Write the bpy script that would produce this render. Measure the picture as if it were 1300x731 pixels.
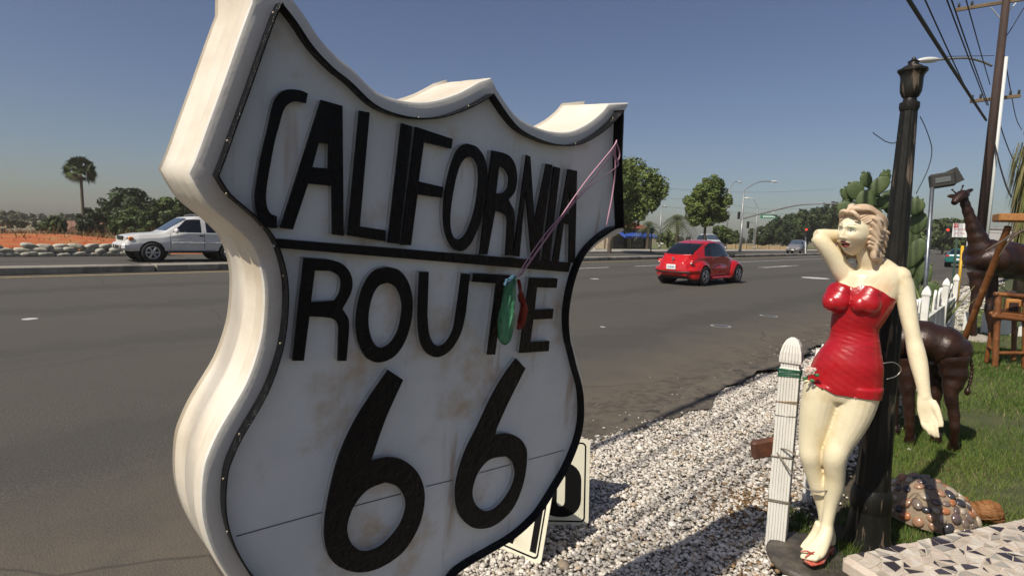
import bpy, bmesh, math, random
import numpy as np
from mathutils import Vector, Matrix

for o in list(bpy.data.objects):
    bpy.data.objects.remove(o, do_unlink=True)
SC = bpy.context.scene
COL = SC.collection
rng = np.random.default_rng(66)
random.seed(66)

# ------------------------------------------------------------------ camera
# world: X runs along the road, Y points from the verge out over the road, Z up (metres)
FPX, CAMH = 730.0, 1.55
PITCH, ROLL, AZ = math.atan(71 / FPX), math.radians(1.9), math.radians(42.7512)
cF = np.array([math.cos(AZ) * math.cos(PITCH), math.sin(AZ) * math.cos(PITCH), -math.sin(PITCH)])
_R0 = np.array([math.sin(AZ), -math.cos(AZ), 0.0])
_U0 = np.cross(_R0, cF)
cR = _R0 * math.cos(ROLL) + _U0 * math.sin(ROLL)
cU = _U0 * math.cos(ROLL) - _R0 * math.sin(ROLL)
cC = np.array([0, 0, CAMH])
camd = bpy.data.cameras.new('camera')
camd.sensor_width = 36.0
camd.lens = FPX / 1300.0 * 36.0
camd.clip_start, camd.clip_end = 0.05, 6000
cam = bpy.data.objects.new('camera', camd)
COL.objects.link(cam)
M = Matrix.Identity(4)
for i in range(3):
    M[i][0], M[i][1], M[i][2], M[i][3] = cR[i], cU[i], -cF[i], cC[i]
cam.matrix_world = M
SC.camera = cam

# ------------------------------------------------------------------ sky, sun, exposure
SUN = np.array([-1.93, 0.12, 2.3]); SUN /= np.linalg.norm(SUN)
w = bpy.data.worlds.new('World'); SC.world = w; w.use_nodes = True
nt = w.node_tree; nt.nodes.clear()
sky = nt.nodes.new('ShaderNodeTexSky'); sky.sky_type = 'NISHITA'; sky.sun_disc = False
sky.sun_elevation = math.asin(SUN[2])
sky.sun_rotation = math.atan2(SUN[0], SUN[1])
sky.air_density, sky.dust_density, sky.ozone_density, sky.altitude = 1.0, 1.3, 3.0, 0
bg = nt.nodes.new('ShaderNodeBackground'); bg.inputs['Strength'].default_value = 0.074
wo = nt.nodes.new('ShaderNodeOutputWorld')
hsv = nt.nodes.new('ShaderNodeHueSaturation'); hsv.inputs['Saturation'].default_value = .96; hsv.inputs['Hue'].default_value = .512
nt.links.new(sky.outputs[0], hsv.inputs['Color']); nt.links.new(hsv.outputs[0], bg.inputs[0]); nt.links.new(bg.outputs[0], wo.inputs[0])
sund = bpy.data.lights.new('sun', 'SUN'); sund.energy = 5.0; sund.angle = math.radians(0.5); sund.color = (1, .93, .82)
sun = bpy.data.objects.new('sun', sund); COL.objects.link(sun)
sun.rotation_euler = Vector(-SUN).to_track_quat('-Z', 'Y').to_euler()
sun.location = (0, 0, 30)
SC.view_settings.view_transform = 'Standard'; SC.view_settings.look = 'None'
SC.view_settings.exposure = 0.0; SC.view_settings.gamma = 1.0
SC.render.engine = 'CYCLES'

# ------------------------------------------------------------------ pixel helpers (1300 x 731 photograph)
def ray(x, y):
    return cF + cR * (x - 650) / FPX - cU * (y - 365.5) / FPX
def G(x, y, z=0.0):                       # where a pixel's ray meets the level z
    d = ray(x, y); return cC + d * ((z - CAMH) / d[2])
def PD(x, y, depth):                      # the point on a pixel's ray at a given distance along the lens axis
    return cC + ray(x, y) * depth
def GX(x, depth, z=0.0):                  # ground point in pixel column x at a distance
    lo, hi = -4000., 4000.
    for _ in range(60):
        m = (lo + hi) / 2
        if PD(x, m, depth)[2] > z: lo = m
        else: hi = m
    return PD(x, m, depth)
def zat(P, y):                            # height above ground point P that shows at row y
    P = np.array(P, float); lo, hi = -5., 60.
    for _ in range(60):
        m = (lo + hi) / 2; d = np.array([P[0], P[1], m]) - cC
        if 365.5 - FPX * (d @ cU) / (d @ cF) > y: lo = m
        else: hi = m
    return m
def depth(P): return float((np.array(P) - cC) @ cF)

# ------------------------------------------------------------------ object helpers
def setp(o, label=None, cat=None, group=None, kind=None):
    if label: o['label'] = label
    if cat: o['category'] = cat
    if group: o['group'] = group
    if kind: o['kind'] = kind
    return o
def thing(name, label, cat, loc=(0, 0, 0), rz=0.0, group=None):
    o = bpy.data.objects.new(name, None); COL.objects.link(o)
    o.empty_display_size = .1
    o.location = [float(v) for v in loc]; o.rotation_euler = (0, 0, rz)
    return setp(o, label, cat, group)
def copy_tree(o, parent=None):
    c = o.copy(); COL.objects.link(c); c.parent = parent
    for ch in list(o.children): copy_tree(ch, c)
    return c
def mesh_obj(name, V, F, mat, parent=None, world=False, smooth=False, col=None):
    V = np.asarray(V, float)
    if world and parent is not None:
        q = parent; off = np.zeros(3)
        while q is not None:
            off = off + np.array(q.location); q = q.parent
        V = V - off
    me = bpy.data.meshes.new(name)
    if isinstance(F, np.ndarray) and F.ndim == 2:
        n, k = F.shape
        me.vertices.add(len(V)); me.vertices.foreach_set('co', V.astype(np.float32).ravel())
        me.loops.add(n * k); me.loops.foreach_set('vertex_index', F.astype(np.int32).ravel())
        me.polygons.add(n); me.polygons.foreach_set('loop_start', np.arange(0, n * k, k, dtype=np.int32))
        me.polygons.foreach_set('loop_total', np.full(n, k, dtype=np.int32))
        me.update(calc_edges=True)
    else:
        me.from_pydata([tuple(v) for v in V], [], [tuple(int(i) for i in f) for f in F])
    me.validate()
    if smooth: me.polygons.foreach_set('use_smooth', [True] * len(me.polygons))
    if col is not None:
        at = me.color_attributes.new('Col', 'FLOAT_COLOR', 'POINT')
        c4 = np.ones((len(V), 4), np.float32); c4[:, :3] = col
        at.data.foreach_set('color', c4.ravel())
    if mat is not None: me.materials.append(mat)
    o = bpy.data.objects.new(name, me); COL.objects.link(o)
    if parent is not None: o.parent = parent
    return o
def nrm(v):
    v = np.asarray(v, float); return v / (np.linalg.norm(v) + 1e-12)

class MB:
    """collects shapes for one mesh"""
    def __init__(s): s.V = []; s.F = []
    def add(s, V, F):
        n = len(s.V); s.V.extend([tuple(v) for v in V]); s.F.extend([tuple(i + n for i in f) for f in F]); return s
    def box(s, c, size, ax=None, bev=0.0):
        """box with centre c, full sizes, axes ax (3 unit vectors); bev chamfers every edge"""
        c = np.array(c, float); h = np.array(size, float) / 2
        ax = np.eye(3) if ax is None else np.array(ax, float)
        if bev <= 0:
            V = [c + ax[0] * h[0] * i + ax[1] * h[1] * j + ax[2] * h[2] * k for i in (-1, 1) for j in (-1, 1) for k in (-1, 1)]
            F = [(0, 1, 3, 2), (4, 6, 7, 5), (0, 4, 5, 1), (2, 3, 7, 6), (0, 2, 6, 4), (1, 5, 7, 3)]
            return s.add(V, F)
        b = min(bev, h.min() * .95); V = []; idx = {}
        for i in (-1, 1):
            for j in (-1, 1):
                for k in (-1, 1):
                    for a in range(3):
                        d = [h[0] - b, h[1] - b, h[2] - b]; d[a] = h[a]
                        idx[(i, j, k, a)] = len(V)
                        V.append(c + ax[0] * d[0] * i + ax[1] * d[1] * j + ax[2] * d[2] * k)
        F = []
        sg = [(-1, -1), (1, -1), (1, 1), (-1, 1)]
        for a in range(3):
            for sa in (-1, 1):
                f = []
                for p, q in sg:
                    t = [0, 0, 0]; t[a] = sa; t[(a + 1) % 3] = p; t[(a + 2) % 3] = q
                    f.append(idx[(*t, a)])
                F.append(f if sa > 0 else f[::-1])
        for a in range(3):
            b_, c_ = (a + 1) % 3, (a + 2) % 3
            for p in (-1, 1):
                for q in (-1, 1):
                    t0 = [0, 0, 0]; t0[b_] = p; t0[c_] = q; t1 = list(t0); t0[a] = -1; t1[a] = 1
                    F.append([idx[(*t0, b_)], idx[(*t1, b_)], idx[(*t1, c_)], idx[(*t0, c_)]])
        for i in (-1, 1):
            for j in (-1, 1):
                for k in (-1, 1): F.append([idx[(i, j, k, 0)], idx[(i, j, k, 1)], idx[(i, j, k, 2)]])
        return s.add(V, F)
    def tube(s, pts, rad, seg=10, cap=True, ry=None, up=None):
        """tube along pts; rad per point; optional second radius and reference up for flat sections"""
        pts = [np.array(p, float) for p in pts]; n = len(pts)
        rad = [rad] * n if np.isscalar(rad) else list(rad)
        ry = rad if ry is None else ([ry] * n if np.isscalar(ry) else list(ry))
        V = []; prev = None
        for i in range(n):
            t = nrm(pts[min(i + 1, n - 1)] - pts[max(i - 1, 0)])
            if up is not None: a = nrm(np.array(up) - t * (np.array(up) @ t))
            elif prev is None:
                r = np.array([0, 0, 1.]) if abs(t[2]) < .9 else np.array([1., 0, 0]); a = nrm(r - t * (r @ t))
            else: a = nrm(prev - t * (prev @ t))
            prev = a; b = np.cross(t, a)
            for k in range(seg):
                q = 2 * math.pi * k / seg
                V.append(pts[i] + a * math.cos(q) * ry[i] + b * math.sin(q) * rad[i])
        F = []
        for i in range(n - 1):
            for k in range(seg):
                k2 = (k + 1) % seg
                F.append((i * seg + k, i * seg + k2, (i + 1) * seg + k2, (i + 1) * seg + k))
        if cap:
            F.append(tuple(range(seg))[::-1]); F.append(tuple((n - 1) * seg + k for k in range(seg)))
        return s.add(V, F)
    def lathe(s, prof, c=(0, 0, 0), seg=24, ax=None, flute=0, fd=0.0):
        c = np.array(c, float); ax = np.eye(3) if ax is None else np.array(ax, float)
        V = []; n = len(prof)
        for (r, z) in prof:
            for k in range(seg):
                q = 2 * math.pi * k / seg
                rr = r * (1 - fd * (0.5 + 0.5 * math.cos(q * flute))) if flute else r
                V.append(c + ax[0] * rr * math.cos(q) + ax[1] * rr * math.sin(q) + ax[2] * z)
        F = []
        for i in range(n - 1):
            for k in range(seg):
                k2 = (k + 1) % seg
                F.append((i * seg + k, i * seg + k2, (i + 1) * seg + k2, (i + 1) * seg + k))
        F.append(tuple(range(seg))[::-1]); F.append(tuple((n - 1) * seg + k for k in range(seg)))
        return s.add(V, F)
    def ball(s, c, r, seg=16, rings=10, ax=None):
        c = np.array(c, float); r = np.array([r] * 3 if np.isscalar(r) else r, float)
        ax = np.eye(3) if ax is None else np.array(ax, float)
        V = [c + ax[2] * r[2]]
        for i in range(1, rings):
            p = math.pi * i / rings
            for k in range(seg):
                q = 2 * math.pi * k / seg
                V.append(c + ax[0] * r[0] * math.sin(p) * math.cos(q) + ax[1] * r[1] * math.sin(p) * math.sin(q) + ax[2] * r[2] * math.cos(p))
        V.append(c - ax[2] * r[2]); F = []
        for k in range(seg): F.append((0, 1 + k, 1 + (k + 1) % seg))
        for i in range(rings - 2):
            for k in range(seg):
                a = 1 + i * seg; b = a + seg; k2 = (k + 1) % seg
                F.append((a + k, b + k, b + k2, a + k2))
        l = 1 + (rings - 2) * seg; e = len(V) - 1
        for k in range(seg): F.append((e, l + (k + 1) % seg, l + k))
        return s.add(V, F)
    def prism(s, poly, o, ax, ay, an, w0, w1, holes=()):
        """polygon (2-D, with holes) in the plane o,ax,ay, extruded along an from w0 to w1"""
        loops = [list(poly)] + [list(h) for h in holes]
        allp = [p for l in loops for p in l]
        from mathutils.geometry import tessellate_polygon
        tris = tessellate_polygon([[Vector((p[0], p[1], 0)) for p in l] for l in loops])
        n = len(allp)
        f = lambda p, ww: o + ax * p[0] + ay * p[1] + an * ww
        V = [f(p, w0) for p in allp] + [f(p, w1) for p in allp]
        F = []
        for t in tris:
            a, b, c = [allp[i] for i in t]
            cr = (b[0] - a[0]) * (c[1] - a[1]) - (b[1] - a[1]) * (c[0] - a[0])
            t = tuple(t) if cr > 0 else tuple(t)[::-1]
            F.append(tuple(i + n for i in t)); F.append(t[::-1])
        k = 0
        for l in loops:
            m = len(l)
            for i in range(m):
                j = (i + 1) % m
                F.append((k + i, k + j, k + j + n, k + i + n))
            k += m
        return s.add(V, F)
    def obj(s, name, mat, parent=None, world=False, smooth=False):
        return mesh_obj(name, s.V, s.F, mat, parent, world, smooth)

def smooth_angle(o, deg=40):
    """smooth shading but keep edges sharper than deg"""
    me = o.data
    bm = bmesh.new(); bm.from_mesh(me)
    bmesh.ops.remove_doubles(bm, verts=bm.verts, dist=1e-5)
    bmesh.ops.recalc_face_normals(bm, faces=bm.faces)
    lim = math.radians(deg)
    for f in bm.faces: f.smooth = True
    for e in bm.edges:
        if len(e.link_faces) == 2: e.smooth = e.calc_face_angle(0) < lim
    bm.to_mesh(me); bm.free()
    return o
def remesh(mb, voxel, it=6, fac=.5):
    """union of everything in mb as one continuous skin"""
    o = mesh_obj('temp', mb.V, mb.F, None)
    m = o.modifiers.new('r', 'REMESH'); m.mode = 'VOXEL'; m.voxel_size = voxel; m.adaptivity = 0
    s_ = o.modifiers.new('s', 'SMOOTH'); s_.iterations = it; s_.factor = fac
    dg = bpy.context.evaluated_depsgraph_get(); ev = o.evaluated_get(dg); me = ev.to_mesh()
    V = np.empty(len(me.vertices) * 3, np.float32); me.vertices.foreach_get('co', V); V = V.reshape(-1, 3).astype(float)
    F = [tuple(p.vertices) for p in me.polygons]
    ev.to_mesh_clear(); bpy.data.objects.remove(o, do_unlink=True)
    F = np.array(F) if all(len(f) == 4 for f in F) else F
    return V, F
def submesh(V, F, keep):
    F = np.asarray(F)[keep]; u, inv = np.unique(F.ravel(), return_inverse=True)
    return V[u], inv.reshape(F.shape)
def face_info(V, F):
    F = np.asarray(F); a = V[F]; c = a.mean(1)
    n = np.cross(a[:, 2] - a[:, 0], a[:, 3] - a[:, 1]); n /= (np.linalg.norm(n, axis=1)[:, None] + 1e-12)
    return c, n
def vnormals(V, F):
    F = np.asarray(F); c, n = face_info(V, F); N = np.zeros_like(V)
    for k in range(4): np.add.at(N, F[:, k], n)
    return N / (np.linalg.norm(N, axis=1)[:, None] + 1e-12)
def inpoly(x, y, poly):
    x = np.asarray(x); y = np.asarray(y); r = np.zeros(x.shape, bool); n = len(poly)
    for i in range(n):
        x0, y0 = poly[i]; x1, y1 = poly[(i + 1) % n]
        if y0 == y1: continue
        c = ((y0 > y) != (y1 > y)) & (x < (x1 - x0) * (y - y0) / (y1 - y0) + x0)
        r ^= c
    return r
def catmull(pts, n=6, closed=False):
    pts = [np.array(p, float) for p in pts]; out = []; m = len(pts)
    for i in range(m if closed else m - 1):
        p0 = pts[(i - 1) % m] if closed or i > 0 else pts[0]
        p1 = pts[i % m]; p2 = pts[(i + 1) % m]
        p3 = pts[(i + 2) % m] if closed or i + 2 < m else pts[-1]
        for k in range(n):
            t = k / n
            out.append(.5 * ((2 * p1) + (-p0 + p2) * t + (2 * p0 - 5 * p1 + 4 * p2 - p3) * t * t + (-p0 + 3 * p1 - 3 * p2 + p3) * t ** 3))
    if not closed: out.append(pts[-1])
    return out

# ------------------------------------------------------------------ materials
MATS = {}
def mat(name, col, rough=.6, metal=0.0, var=None, vscale=8.0, vpos=(.35, .7), bump=0.0, bscale=40.0, coat=0.0, spec=.5,
        dirt=None, dscale=3.0, dpos=(.5, .75), damt=1.0, attr=False, trans=0.0, alpha=1.0, stretch=None, emit=None, streak=None, rvar=0.0):
    if name in MATS: return MATS[name]
    m = bpy.data.materials.new(name); m.use_nodes = True; n = m.node_tree.nodes; L = m.node_tree.links
    b = n['Principled BSDF']
    b.inputs['Roughness'].default_value = rough; b.inputs['Metallic'].default_value = metal
    b.inputs['Specular IOR Level'].default_value = spec
    b.inputs['Coat Weight'].default_value = coat; b.inputs['Coat Roughness'].default_value = .06
    b.inputs['Transmission Weight'].default_value = trans; b.inputs['Alpha'].default_value = alpha
    c3 = lambda c: (*c, 1) if len(c) == 3 else c
    b.inputs['Base Color'].default_value = c3(col)
    tc = n.new('ShaderNodeTexCoord'); mp = n.new('ShaderNodeMapping'); L.new(tc.outputs['Object'], mp.inputs[0])
    if stretch: mp.inputs['Scale'].default_value = stretch
    src = None
    if attr:
        a = n.new('ShaderNodeVertexColor'); a.layer_name = 'Col'; src = a.outputs[0]
    def noise(scale, det=5.0):
        t = n.new('ShaderNodeTexNoise'); t.inputs['Scale'].default_value = scale; t.inputs['Detail'].default_value = det
        t.inputs['Roughness'].default_value = .62
        L.new(mp.outputs[0], t.inputs['Vector']); return t
    def ramp(inp, lo, hi):
        r = n.new('ShaderNodeMapRange'); r.inputs[1].default_value = lo; r.inputs[2].default_value = hi; r.interpolation_type = 'SMOOTHSTEP'
        L.new(inp, r.inputs[0]); return r.outputs[0]
    def mix(fac, a_, b_, mode='MIX'):
        x = n.new('ShaderNodeMix'); x.data_type = 'RGBA'; x.blend_type = mode
        L.new(fac, x.inputs[0]) if not np.isscalar(fac) else setattr(x.inputs[0], 'default_value', fac)
        for v, i in ((a_, 6), (b_, 7)):
            if isinstance(v, tuple): x.inputs[i].default_value = c3(v)
            else: L.new(v, x.inputs[i])
        return x.outputs[2]
    if var is not None:
        f = ramp(noise(vscale).outputs['Fac'], *vpos)
        if src is None: src = mix(f, col, var)
        else: src = mix(f, src, var, 'MULTIPLY')
    if dirt is not None:
        f = ramp(noise(dscale, 8).outputs['Fac'], *dpos)
        if damt < 1:
            mm = n.new('ShaderNodeMath'); mm.operation = 'MULTIPLY'; mm.inputs[1].default_value = damt; L.new(f, mm.inputs[0]); f = mm.outputs[0]
        src = mix(f, src if src is not None else col, dirt)
    if streak is not None:                   # (colour, mapping scale, low, high, amount): runs and stains with a direction
        m2 = n.new('ShaderNodeMapping'); L.new(tc.outputs['Object'], m2.inputs[0]); m2.inputs['Scale'].default_value = streak[1]
        t2 = n.new('ShaderNodeTexNoise'); t2.inputs['Scale'].default_value = 1; t2.inputs['Detail'].default_value = 6; L.new(m2.outputs[0], t2.inputs['Vector'])
        f = ramp(t2.outputs['Fac'], streak[2], streak[3]); mm = n.new('ShaderNodeMath'); mm.operation = 'MULTIPLY'; mm.inputs[1].default_value = streak[4]; L.new(f, mm.inputs[0])
        src = mix(mm.outputs[0], src if src is not None else col, streak[0])
    if src is not None: L.new(src, b.inputs['Base Color'])
    if rvar:
        r = n.new('ShaderNodeMapRange'); r.inputs[1].default_value = .3; r.inputs[2].default_value = .7
        r.inputs[3].default_value = max(0.02, rough - rvar); r.inputs[4].default_value = min(1, rough + rvar)
        L.new(noise(vscale * 1.7).outputs['Fac'], r.inputs[0]); L.new(r.outputs[0], b.inputs['Roughness'])
    if bump:
        bp = n.new('ShaderNodeBump'); bp.inputs['Strength'].default_value = 1.0; bp.inputs['Distance'].default_value = bump
        L.new(noise(bscale).outputs['Fac'], bp.inputs['Height']); L.new(bp.outputs[0], b.inputs['Normal'])
    if emit:
        b.inputs['Emission Color'].default_value = c3(emit[0]); b.inputs['Emission Strength'].default_value = emit[1]
    MATS[name] = m; return m

# ================================================================== THE GROUND
def sheet(name, x0, x1, y0, y1, z, m, nx=1, ny=1, parent=None):
    xs = np.linspace(x0, x1, nx + 1); ys = np.linspace(y0, y1, ny + 1)
    V = [(x, y, z) for y in ys for x in xs]
    F = [(j * (nx + 1) + i, j * (nx + 1) + i + 1, (j + 1) * (nx + 1) + i + 1, (j + 1) * (nx + 1) + i) for j in range(ny) for i in range(nx)]
    o = mesh_obj(name, V, F, m, parent)
    if parent is None: setp(o, kind='structure')
    return o
m_ground = mat('dry_soil', (.20, .15, .095), .95, var=(.13, .11, .06), vscale=.35, dirt=(.10, .10, .035), dscale=.12, dpos=(.45, .65), bump=.03, bscale=3)
gxs = np.concatenate([[-2500, -800, -300, -120], np.arange(-80, 121, 5.0), [160, 300, 800, 2500]]); gys = np.concatenate([[-2500, -500, -100, -20, 20], np.arange(40, 121, 4.0), [150, 300, 800, 2500]])
def ground_z(x, y):                               # the land falls away beyond the mound on the far left
    sm = lambda v: np.clip(v, 0, 1) ** 2 * (3 - 2 * np.clip(v, 0, 1)); return -.05 - 3.4 * sm((y - 44) / 22) * sm((48 - x) / 16)
X_, Y_ = np.meshgrid(gxs, gys); ii, jj = np.meshgrid(np.arange(len(gxs) - 1), np.arange(len(gys) - 1)); a_ = (jj * len(gxs) + ii).ravel()
setp(mesh_obj('ground', np.stack([X_, Y_, ground_z(X_, Y_)], -1).reshape(-1, 3), np.stack([a_, a_ + 1, a_ + len(gxs) + 1, a_ + len(gxs)], 1), m_ground), kind='structure')

def asphalt():
    m = bpy.data.materials.new('asphalt'); m.use_nodes = True; n = m.node_tree.nodes; L = m.node_tree.links; b = n['Principled BSDF']
    b.inputs['Roughness'].default_value = .88; b.inputs['Specular IOR Level'].default_value = .3
    tc = n.new('ShaderNodeTexCoord')
    def noise(scale, det=4, mp=None):
        t = n.new('ShaderNodeTexNoise'); t.inputs['Scale'].default_value = scale; t.inputs['Detail'].default_value = det; t.inputs['Roughness'].default_value = .65
        v = tc.outputs['Object']
        if mp:
            k = n.new('ShaderNodeMapping'); k.inputs['Scale'].default_value = mp; L.new(v, k.inputs[0]); v = k.outputs[0]
        L.new(v, t.inputs['Vector']); return t.outputs['Fac']
    def rng_(i, a, b_, c=0., d=1.):
        r = n.new('ShaderNodeMapRange'); r.inputs[1].default_value = a; r.inputs[2].default_value = b_; r.inputs[3].default_value = c; r.inputs[4].default_value = d
        r.interpolation_type = 'SMOOTHSTEP'; L.new(i, r.inputs[0]); return r.outputs[0]
    def mix(f, a, b_):
        x = n.new('ShaderNodeMix'); x.data_type = 'RGBA'; L.new(f, x.inputs[0])
        for v, i in ((a, 6), (b_, 7)):
            if isinstance(v, tuple): x.inputs[i].default_value = (*v, 1)
            else: L.new(v, x.inputs[i])
        return x.outputs[2]
    def mth(op, a, b_):
        x = n.new('ShaderNodeMath'); x.operation = op
        for v, i in ((a, 0), (b_, 1)):
            if np.isscalar(v): x.inputs[i].default_value = v
            else: L.new(v, x.inputs[i])
        return x.outputs[0]
    sp = n.new('ShaderNodeSeparateXYZ'); L.new(tc.outputs['Object'], sp.inputs[0]); Y = sp.outputs[1]
    base = mix(rng_(noise(55, 3), .35, .7), (.062, .057, .047), (.106, .097, .081))          # aggregate
    base = mix(rng_(noise(.5, 5, (.25, 1, 1)), .42, .68), base, (.075, .068, .057))            # worn lengthwise patches
    base = mix(mth('MULTIPLY', rng_(noise(170, 2), .62, .72), .55), base, (.22, .20, .17))      # pale chips
    Yn = mth('ADD', Y, rng_(noise(1.3, 5), 0, 1, -.7, .7))
    for lane in (4.6, 8.4, 11.9, 15.4, 21.8, 25.2):                                              # dark oil track down each lane
        d = mth('ABSOLUTE', mth('SUBTRACT', Yn, lane + .1), 0.)
        base = mix(mth('MULTIPLY', rng_(d, .1, .75, .4, 0.), 1.), base, (.05, .046, .04))
    dust = mth('MULTIPLY', rng_(Yn, 4.3, 2.6), rng_(noise(2.2, 6), .25, .6, .35, .85))           # sandy dust towards the verge
    base = mix(dust, base, (.128, .105, .078))
    crumb = mth('MULTIPLY', rng_(sp.outputs[0], 1.8, 3.0), mth('MULTIPLY', rng_(mth('ABSOLUTE', mth('SUBTRACT', Yn, 2.62), 0.), .5, .1), rng_(noise(9, 6), .42, .58)))
    base = mix(mth('MULTIPLY', crumb, .55), base, (.05, .042, .033))
    # thin cracks
    vo = n.new('ShaderNodeTexVoronoi'); vo.feature = 'DISTANCE_TO_EDGE'; vo.inputs['Scale'].default_value = .3
    wv = n.new('ShaderNodeMixRGB'); wv.inputs[0].default_value = .25
    nz = n.new('ShaderNodeTexNoise'); nz.inputs['Scale'].default_value = 1.5; L.new(tc.outputs['Object'], nz.inputs['Vector'])
    L.new(tc.outputs['Object'], wv.inputs[1]); L.new(nz.outputs['Color'], wv.inputs[2]); L.new(wv.outputs[0], vo.inputs['Vector'])
    base = mix(mth('MULTIPLY', rng_(vo.outputs['Distance'], .004, .0), .5), base, (.03, .028, .025))
    L.new(base, b.inputs['Base Color'])
    bp = n.new('ShaderNodeBump'); bp.inputs['Distance'].default_value = .006; bp.inputs['Strength'].default_value = 1
    L.new(noise(90, 4), bp.inputs['Height']); L.new(bp.outputs[0], b.inputs['Normal'])
    MATS['asphalt'] = m; return m
m_road = asphalt()
road = sheet('road', -150, 900, 2.2, 30.0, 0.0, m_road)
# painted markings
m_paint = mat('road_paint_white', (.55, .54, .5), .8, var=(.24, .23, .21), vscale=6, vpos=(.45, .7))
m_yel = mat('road_paint_yellow', (.42, .30, .11), .8, var=(.2, .17, .1), vscale=5, vpos=(.45, .7))
for i, x0 in enumerate(np.arange(19.0, 260, 7.0)):
    if i % 2 == 0 or x0 > 24: sheet('lane_dash', x0, x0 + (4.6 if x0 < 24 else 7.0), 15.4, 15.55, .004, m_paint, parent=road)
for x0 in np.arange(34, 200, 14.6): sheet('lane_dash', x0 + 2.5, x0 + 6.0, 11.7, 11.82, .004, m_paint, parent=road)
for y in (11.62, 11.9): sheet('lane_mark', 33.5, 38.5, y, y + .12, .0045, m_paint, parent=road)
sheet('edge_line', -60, 60, 18.9, 19.06, .004, m_yel, parent=road)
sheet('edge_line', 60, 400, 18.9, 19.06, .004, m_paint, parent=road)
def disc(name, c, r, z, m, parent, seg=28):
    V = [(c[0], c[1], z)] + [(c[0] + r * math.cos(2 * math.pi * k / seg), c[1] + r * math.sin(2 * math.pi * k / seg), z) for k in range(seg)]
    return mesh_obj(name, V, [(0, 1 + k, 1 + (k + 1) % seg) for k in range(seg)], m, parent)
m_iron = mat('manhole_iron', (.16, .14, .12), .75, var=(.09, .08, .07), vscale=14)
for px in ((915, 414), (976, 401)):
    g = G(*px); disc('manhole_ring', g, .18, .004, mat('cover_rim', (.30, .28, .25), .7), road); disc('manhole_cover', g, .135, .008, mat('manhole_worn', (.06, .065, .07), .5, var=(.10, .10, .10), vscale=18), road)
for px, r in (((1035, 353), .55), ((755, 354), .16), ((38, 405), .1), ((765, 415), .05)):
    disc('paint_spot', G(*px), r, .004, m_paint, road)
# median: low concrete kerb in cast lengths
m_conc = mat('kerb_concrete', (.30, .27, .22), .9, var=(.22, .20, .165), vscale=4, bump=.004, bscale=60, dirt=(.12, .11, .095), dscale=1.2, dpos=(.5, .7))
med = setp(mesh_obj('median', [(-60, 19.66, .05), (160, 19.66, .05), (160, 20.3, .05), (-60, 20.3, .05)], [(0, 1, 2, 3)], m_conc), kind='structure')
kb = MB(); kb.box((0, 0, .105), (3.56, .62, .21), bev=.025); kproto = None
for i in range(56):
    if kproto is None: k = kproto = kb.obj('kerb_length', m_conc, med)
    else: k = kproto.copy(); COL.objects.link(k)
    k.location = (-36 + 3.6 * i, 19.98, random.uniform(-.006, .006))
# far pavement
m_walk = mat('pavement', (.33, .30, .26), .9, var=(.25, .23, .20), vscale=1.2, bump=.004, bscale=30)
pv = MB(); pv.box((140, 30.4, .06), (216, 4.4, .16), bev=.03); setp(pv.obj('pavement', m_walk), kind='structure')
m_farlawn = mat('far_lawn', (.10, .125, .035), .95, var=(.16, .15, .06), vscale=.6)
setp(mesh_obj('verge', [(32, 32.6, .02), (500, 32.6, .02), (500, 60, .02), (32, 60, .02)], [(0, 1, 2, 3)], m_farlawn), kind='structure')
# field behind the sandbags: a low mound of red earth with dry growth
m_red = mat('red_earth', (.34, .075, .018), .95, var=(.42, .14, .04), vscale=2.4, dirt=(.30, .2, .07), dscale=1.6, dpos=(.5, .68), bump=.08, bscale=2.5, stretch=(.5, 1, 1))
def terrain(name, x0, x1, y0, y1, nx, ny, hf, m):
    xs = np.linspace(x0, x1, nx + 1); ys = np.linspace(y0, y1, ny + 1); X_, Y_ = np.meshgrid(xs, ys)
    Z = hf(X_, Y_); V = np.stack([X_, Y_, Z], -1).reshape(-1, 3)
    i, j = np.meshgrid(np.arange(nx), np.arange(ny)); a = (j * (nx + 1) + i).ravel()
    return setp(mesh_obj(name, V, np.stack([a, a + 1, a + nx + 2, a + nx + 1], 1), m, smooth=True), kind='structure')
def wob(x, y, s, seed=0):
    return (np.sin(x * s * 1.7 + y * s * .9 + seed) + np.sin(x * s * .6 - y * s * 2.1 + seed * 2.3) + np.sin(x * s * 3.1 + y * s * 2.7 + seed * .7) * .5) / 2.5
terrain('mound', -25, 16, 29.4, 47, 120, 60,
        lambda x, y: -.06 + .52 * np.exp(-((x - 4.5) / 6.0) ** 2 - ((y - 37) / 4.0) ** 2) + .22 * np.exp(-((x - 6) / 14) ** 2 - ((y - 36) / 4) ** 2) - .8 * np.clip((y - 42) / 5, 0, 1) + .05 * wob(x, y, .9) * np.clip((y - 29.4) / 2, 0, 1), m_red)
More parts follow.
